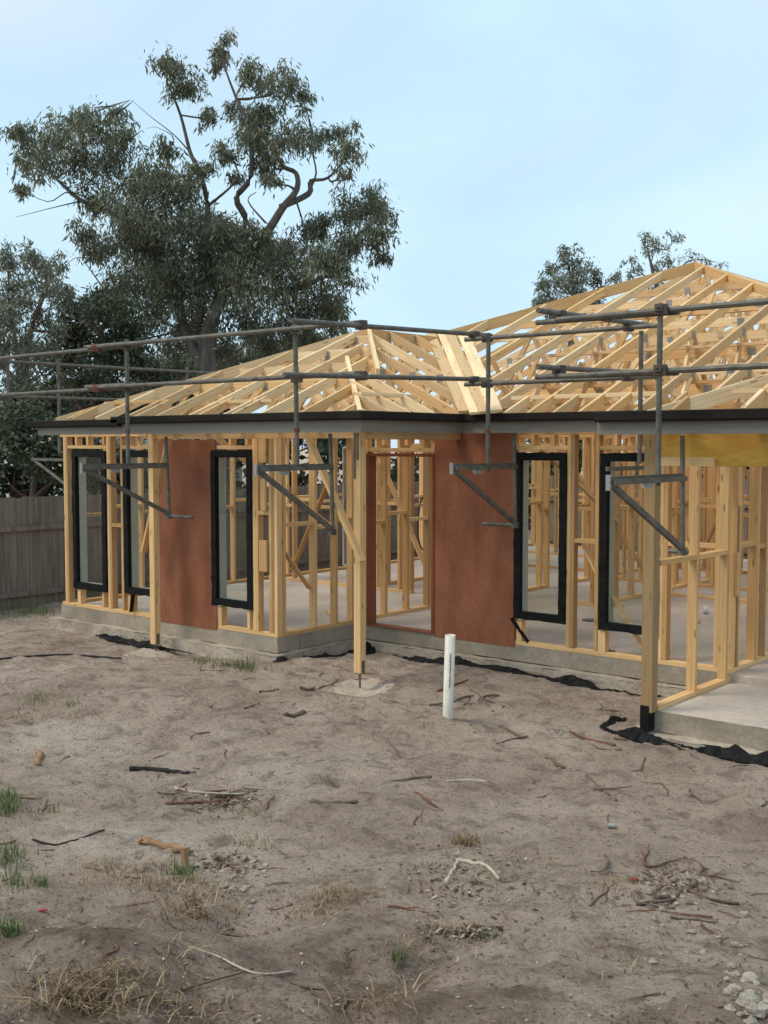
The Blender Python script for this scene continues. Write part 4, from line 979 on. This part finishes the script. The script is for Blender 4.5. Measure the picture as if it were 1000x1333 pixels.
blades('dry_grass', 'straw', [(195,1150,40,6,190,.55),(250,1160,30,6,120,.55),(440,1168,26,5,200,.55),(420,1190,30,8,90,.5),(90,1295,34,14,90,.8),(150,1275,40,10,110,.6),(120,1310,50,10,120,.7),(230,1315,40,10,80,.6),(250,1240,40,20,70,.5),(260,1190,30,12,140,1.0),(80,1300,9,4,20,1.1),(605,1098,10,3,130,.6),(590,1215,30,6,70,.5),(570,1235,30,8,50,.5),(20,935,20,8,70,.8),(100,935,20,6,60,.6),(60,910,20,8,50,.7),(500,1310,40,12,60,.8),(820,1155,20,8,120,.6),(640,1120,60,30,70,.6),(850,1250,60,20,40,.5),(160,1130,50,6,160,.6)],
       'dry straw coloured grass and roots on the dark mounds', 'grass', .085, 1.6)
# rubble
def lump(px, py, r, mat, label, cat, group):
    p = G(px, py); m = MB(); n1, n2 = 7, 10; sd = random.random()*90
    for i in range(n1+1):
        th = PI*i/n1
        for j in range(n2):
            ph = 2*PI*j/n2; d = Vector((math.sin(th)*math.cos(ph), math.sin(th)*math.sin(ph), math.cos(th)*.7))
            rr = r*(1+.7*float(vn(d.x*1.2+sd, d.y*1.2+d.z*2, 1.2))+.3*float(vn(d.x+sd*2, d.y+d.z, 6))); m.v.append(p+d*rr+Vector((0, 0, r*.25)))
    for i in range(n1):
        for j in range(n2):
            k = i*n2+j; l = i*n2+(j+1) % n2; m.f.append([k, l, l+n2, k+n2])
    o = m.build('rubble_lump', mat, None); tag(o, label, cat, group); return o
for i in range(46):
    px, py = random.choice([(random.gauss(972, 20), random.gauss(1312, 14)), (random.gauss(955, 14), random.gauss(1268, 8)), (random.gauss(900, 40), random.gauss(1215, 18)), (random.gauss(860, 30), random.gauss(1165, 10))])
    lump(px, py, random.uniform(.008, .026)*(1.5 if py > 1280 else 1), 'rubble', 'grey crumbled cement lump on the soil at the lower right', 'rubble', 'cement lumps at the lower right')
for i in range(34):
    lump(random.gauss(300, 26), random.gauss(1150, 14), random.uniform(.006, .018), 'rubble', 'pale crumbled clod in the hollow beside the peg', 'clod', 'clods in the hollow beside the peg')
for (x, y, l) in ((825, 1147, 'red plastic scrap among the rubble'), (55, 1188, 'red plastic scrap in the soil at the left edge')):
    p = G(x, y); o = MB().beam(p+Vector((-.02, 0, .008)), p+Vector((.02, .01, .014)), .018, .006).build('plastic_scrap', 'red', None); tag(o, l, 'scrap')
# black membrane along the footings
def membrane(name, line, wid, hgt, label, seed):
    r = random.Random(seed); m = MB(); P_ = curve_pts([Vector(p) for p in line], 22); n = len(P_); k = 5
    for i, p in enumerate(P_):
        d = (P_[min(i+1, n-1)]-P_[max(i-1, 0)]).normalized(); s = Vector((-d.y, d.x, 0))
        env = min(1, 4*min(i, n-1-i)/n+.15)
        for j in range(k):
            t = j/(k-1); lo = max(.12, .55+2.2*float(vn(p.x*1.3+seed*7, p.y*1.3, 1.9))); off = (t-.5)*wid*env*(.4+.8*lo)+.05*float(vn(p.x*2+seed, p.y*2, 2.3)); z = hgt*env*(math.sin(t*PI)**.7)*max(.1, .55+1.3*float(vn(p.x*3+j*.9+seed, p.y*3, 2.6)))*lo*1.2
            q = p+s*(off+r.uniform(-.012, .012)); q.z = max(p.z, H(q.x, q.y)) + z+r.uniform(-.004, .008); m.v.append(q)
    for i in range(n-1):
        for j in range(k-1): a = i*k+j; m.f.append([a, a+1, a+k+1, a+k])
    o = m.build(name, 'black', None, smooth=False); tag(o, label, 'plastic sheet'); 
    sm = o.modifiers.new('thick', 'SOLIDIFY'); sm.thickness = .002; return o
zf = -.3
membrane('plastic_membrane', [(-12.3, 8.80, zf), (-11.6, 8.78, zf), (-10.9, 8.76, zf), (-10.3, 8.78, zf)], .10, .06, 'thin strip of black plastic along the footing behind the left post', 1)
membrane('plastic_membrane', [(-9.45, 8.80, zf), (-9.0, 8.78, zf), (-8.9, 8.95, zf)], .10, .05, 'scrap of black plastic at the wing corner footing', 2)
membrane('plastic_membrane', [(-8.9, 9.2, zf), (-8.86, 9.6, zf), (-8.8, 10.0, zf), (-8.6, 10.14, zf)], .22, .16, 'large crumpled black plastic sheet in the corner left of the corner post', 3)
membrane('plastic_membrane', [(-8.3, 10.12, zf), (-7.6, 10.1, zf), (-7.0, 10.12, zf), (-6.2, 10.10, zf), (-5.5, 10.12, zf), (-4.9, 10.1, zf)], .15, .08, 'black plastic strip along the footing under the entry and windows', 4)
membrane('plastic_membrane', [(-4.75, 9.1, -.28), (-4.78, 8.75, -.28), (-4.55, 8.62, -.28), (-4.0, 8.58, -.28), (-3.5, 8.56, -.28), (-2.6, 8.55, -.28)], .13, .10, 'crumpled black plastic along the garage slab footing', 5)
# small things on the slab
p = gz(768, 808, 0); m = MB(); m.tube([p+Vector((0, 0, .001)), p+Vector((0, 0, .012))], .10, 20); o = m.build('drain_cover', 'steel', None); tag(o, 'round grey drain cover flat on the slab between the right windows', 'drain')
p = gz(787, 851, 0); o = MB().tube(curve_pts([p+Vector((-.09, -.02, .03)), p+Vector((-.03, .05, .05)), p+Vector((.06, .0, .03)), p+Vector((.09, .05, .02))], 4), [.02]*13, 6).build('plastic_scrap', 'black', None, smooth=True); tag(o, 'black plastic scrap on the slab under the right window', 'scrap')
p = gz(919, 799, 0); o = MB().tube([p+Vector((-.03, 0, .05)), p+Vector((.03, .02, .05))], .05, 12).build('tape_roll', 'white', None); tag(o, 'white roll of tape on the garage side slab', 'tape roll')
for i, (px, py, l) in enumerate(((620, 782, 'timber offcut on the slab behind the first right window'), (905, 812, 'timber offcut on the slab seen between garage studs'), (985, 828, 'small offcut on the slab at the right edge'), (800, 790, 'small offcut on the slab behind the last window'), (430, 800, 'timber offcut on the slab inside the wing'))):
    p = gz(px, py, 0); a = random.uniform(0, 3); d = Vector((math.cos(a), math.sin(a), 0))*.12
    o = MB().beam(p-d+Vector((0, 0, .02)), p+d+Vector((0, 0, .02)), .07, .035).build('offcut', 'pine', None, .002); tag(o, l, 'offcut')
# coiled brown cable hanging in the hall
m = MB(); c = gY(551, 682, 13.50); m.tube([c+Vector((math.cos(a)*.10, math.sin(3*a)*.01, math.sin(a)*.40)) for a in [i*2*PI/28 for i in range(57)]], .012, 6, False)
o = m.build('cable_coil', 'rust', None, smooth=True); tag(o, 'brown cable coil hanging on the studs seen through the door opening', 'cable')
# ================================================================== SKY, LIGHT, CAMERA
W = bpy.data.worlds.new('World'); bpy.context.scene.world = W; W.use_nodes = True; t = W.node_tree
for n in list(t.nodes): t.nodes.remove(n)
out = N(t, 'ShaderNodeOutputWorld'); sky = N(t, 'ShaderNodeTexSky', sky_type='NISHITA'); sky.sun_disc = False
SE, SR = math.radians(52), math.radians(215)
sky.sun_elevation = SE; sky.sun_rotation = SR; sky.air_density = 1.0; sky.dust_density = 1.5
b1 = N(t, 'ShaderNodeBackground'); b1.inputs[1].default_value = .11; t.links.new(sky.outputs[0], b1.inputs[0])
co = N(t, 'ShaderNodeTexCoord').outputs['Generated']
cl = noise(t, mapv(t, co, (1.2, 1.2, 3.2)), 1.6, 6, .5, .5)
b2 = N(t, 'ShaderNodeBackground'); b2.inputs[1].default_value = 1.0
t.links.new(ramp(t, cl, [(.3, (.64, .76, .93)), (.5, (.54, .76, .90)), (.75, (.64, .83, .93))]), b2.inputs[0])
mx = N(t, 'ShaderNodeMixShader'); t.links.new(ramp(t, noise(t, mapv(t, co, (1, 1, 2.6)), 2.3, 6, .55, .6), [(.3, .80), (.62, .97)]), mx.inputs[0])
t.links.new(b1.outputs[0], mx.inputs[1]); t.links.new(b2.outputs[0], mx.inputs[2]); t.links.new(mx.outputs[0], out.inputs[0])
L = bpy.data.lights.new('sun', 'SUN'); L.energy = 1.8; L.angle = math.radians(24); L.color = (1, .88, .72)
so = bpy.data.objects.new('sun', L); C.objects.link(so)
# sun_rotation r: sun stands towards (sin r, cos r); light travels the other way
sd = Vector((math.sin(SR)*math.cos(SE), math.cos(SR)*math.cos(SE), math.sin(SE)))
so.rotation_euler = sd.to_track_quat('Z', 'Y').to_euler(); so.location = (0, 0, 30)
cam = bpy.data.cameras.new('camera'); co_ = bpy.data.objects.new('camera', cam); C.objects.link(co_)
cam.sensor_fit = 'HORIZONTAL'; cam.sensor_width = 36; cam.lens = 36*F/1000; cam.clip_end = 2000; cam.clip_start = .05
co_.location = (0, 0, CH); co_.rotation_euler = (PI/2-PITCH, 0, -YAW)
S = bpy.context.scene; S.camera = co_
S.view_settings.view_transform = 'Standard'; S.view_settings.look = 'None'; S.view_settings.exposure = .27; S.view_settings.gamma = 1
S.cycles.max_bounces = 6; S.cycles.transparent_max_bounces = 12
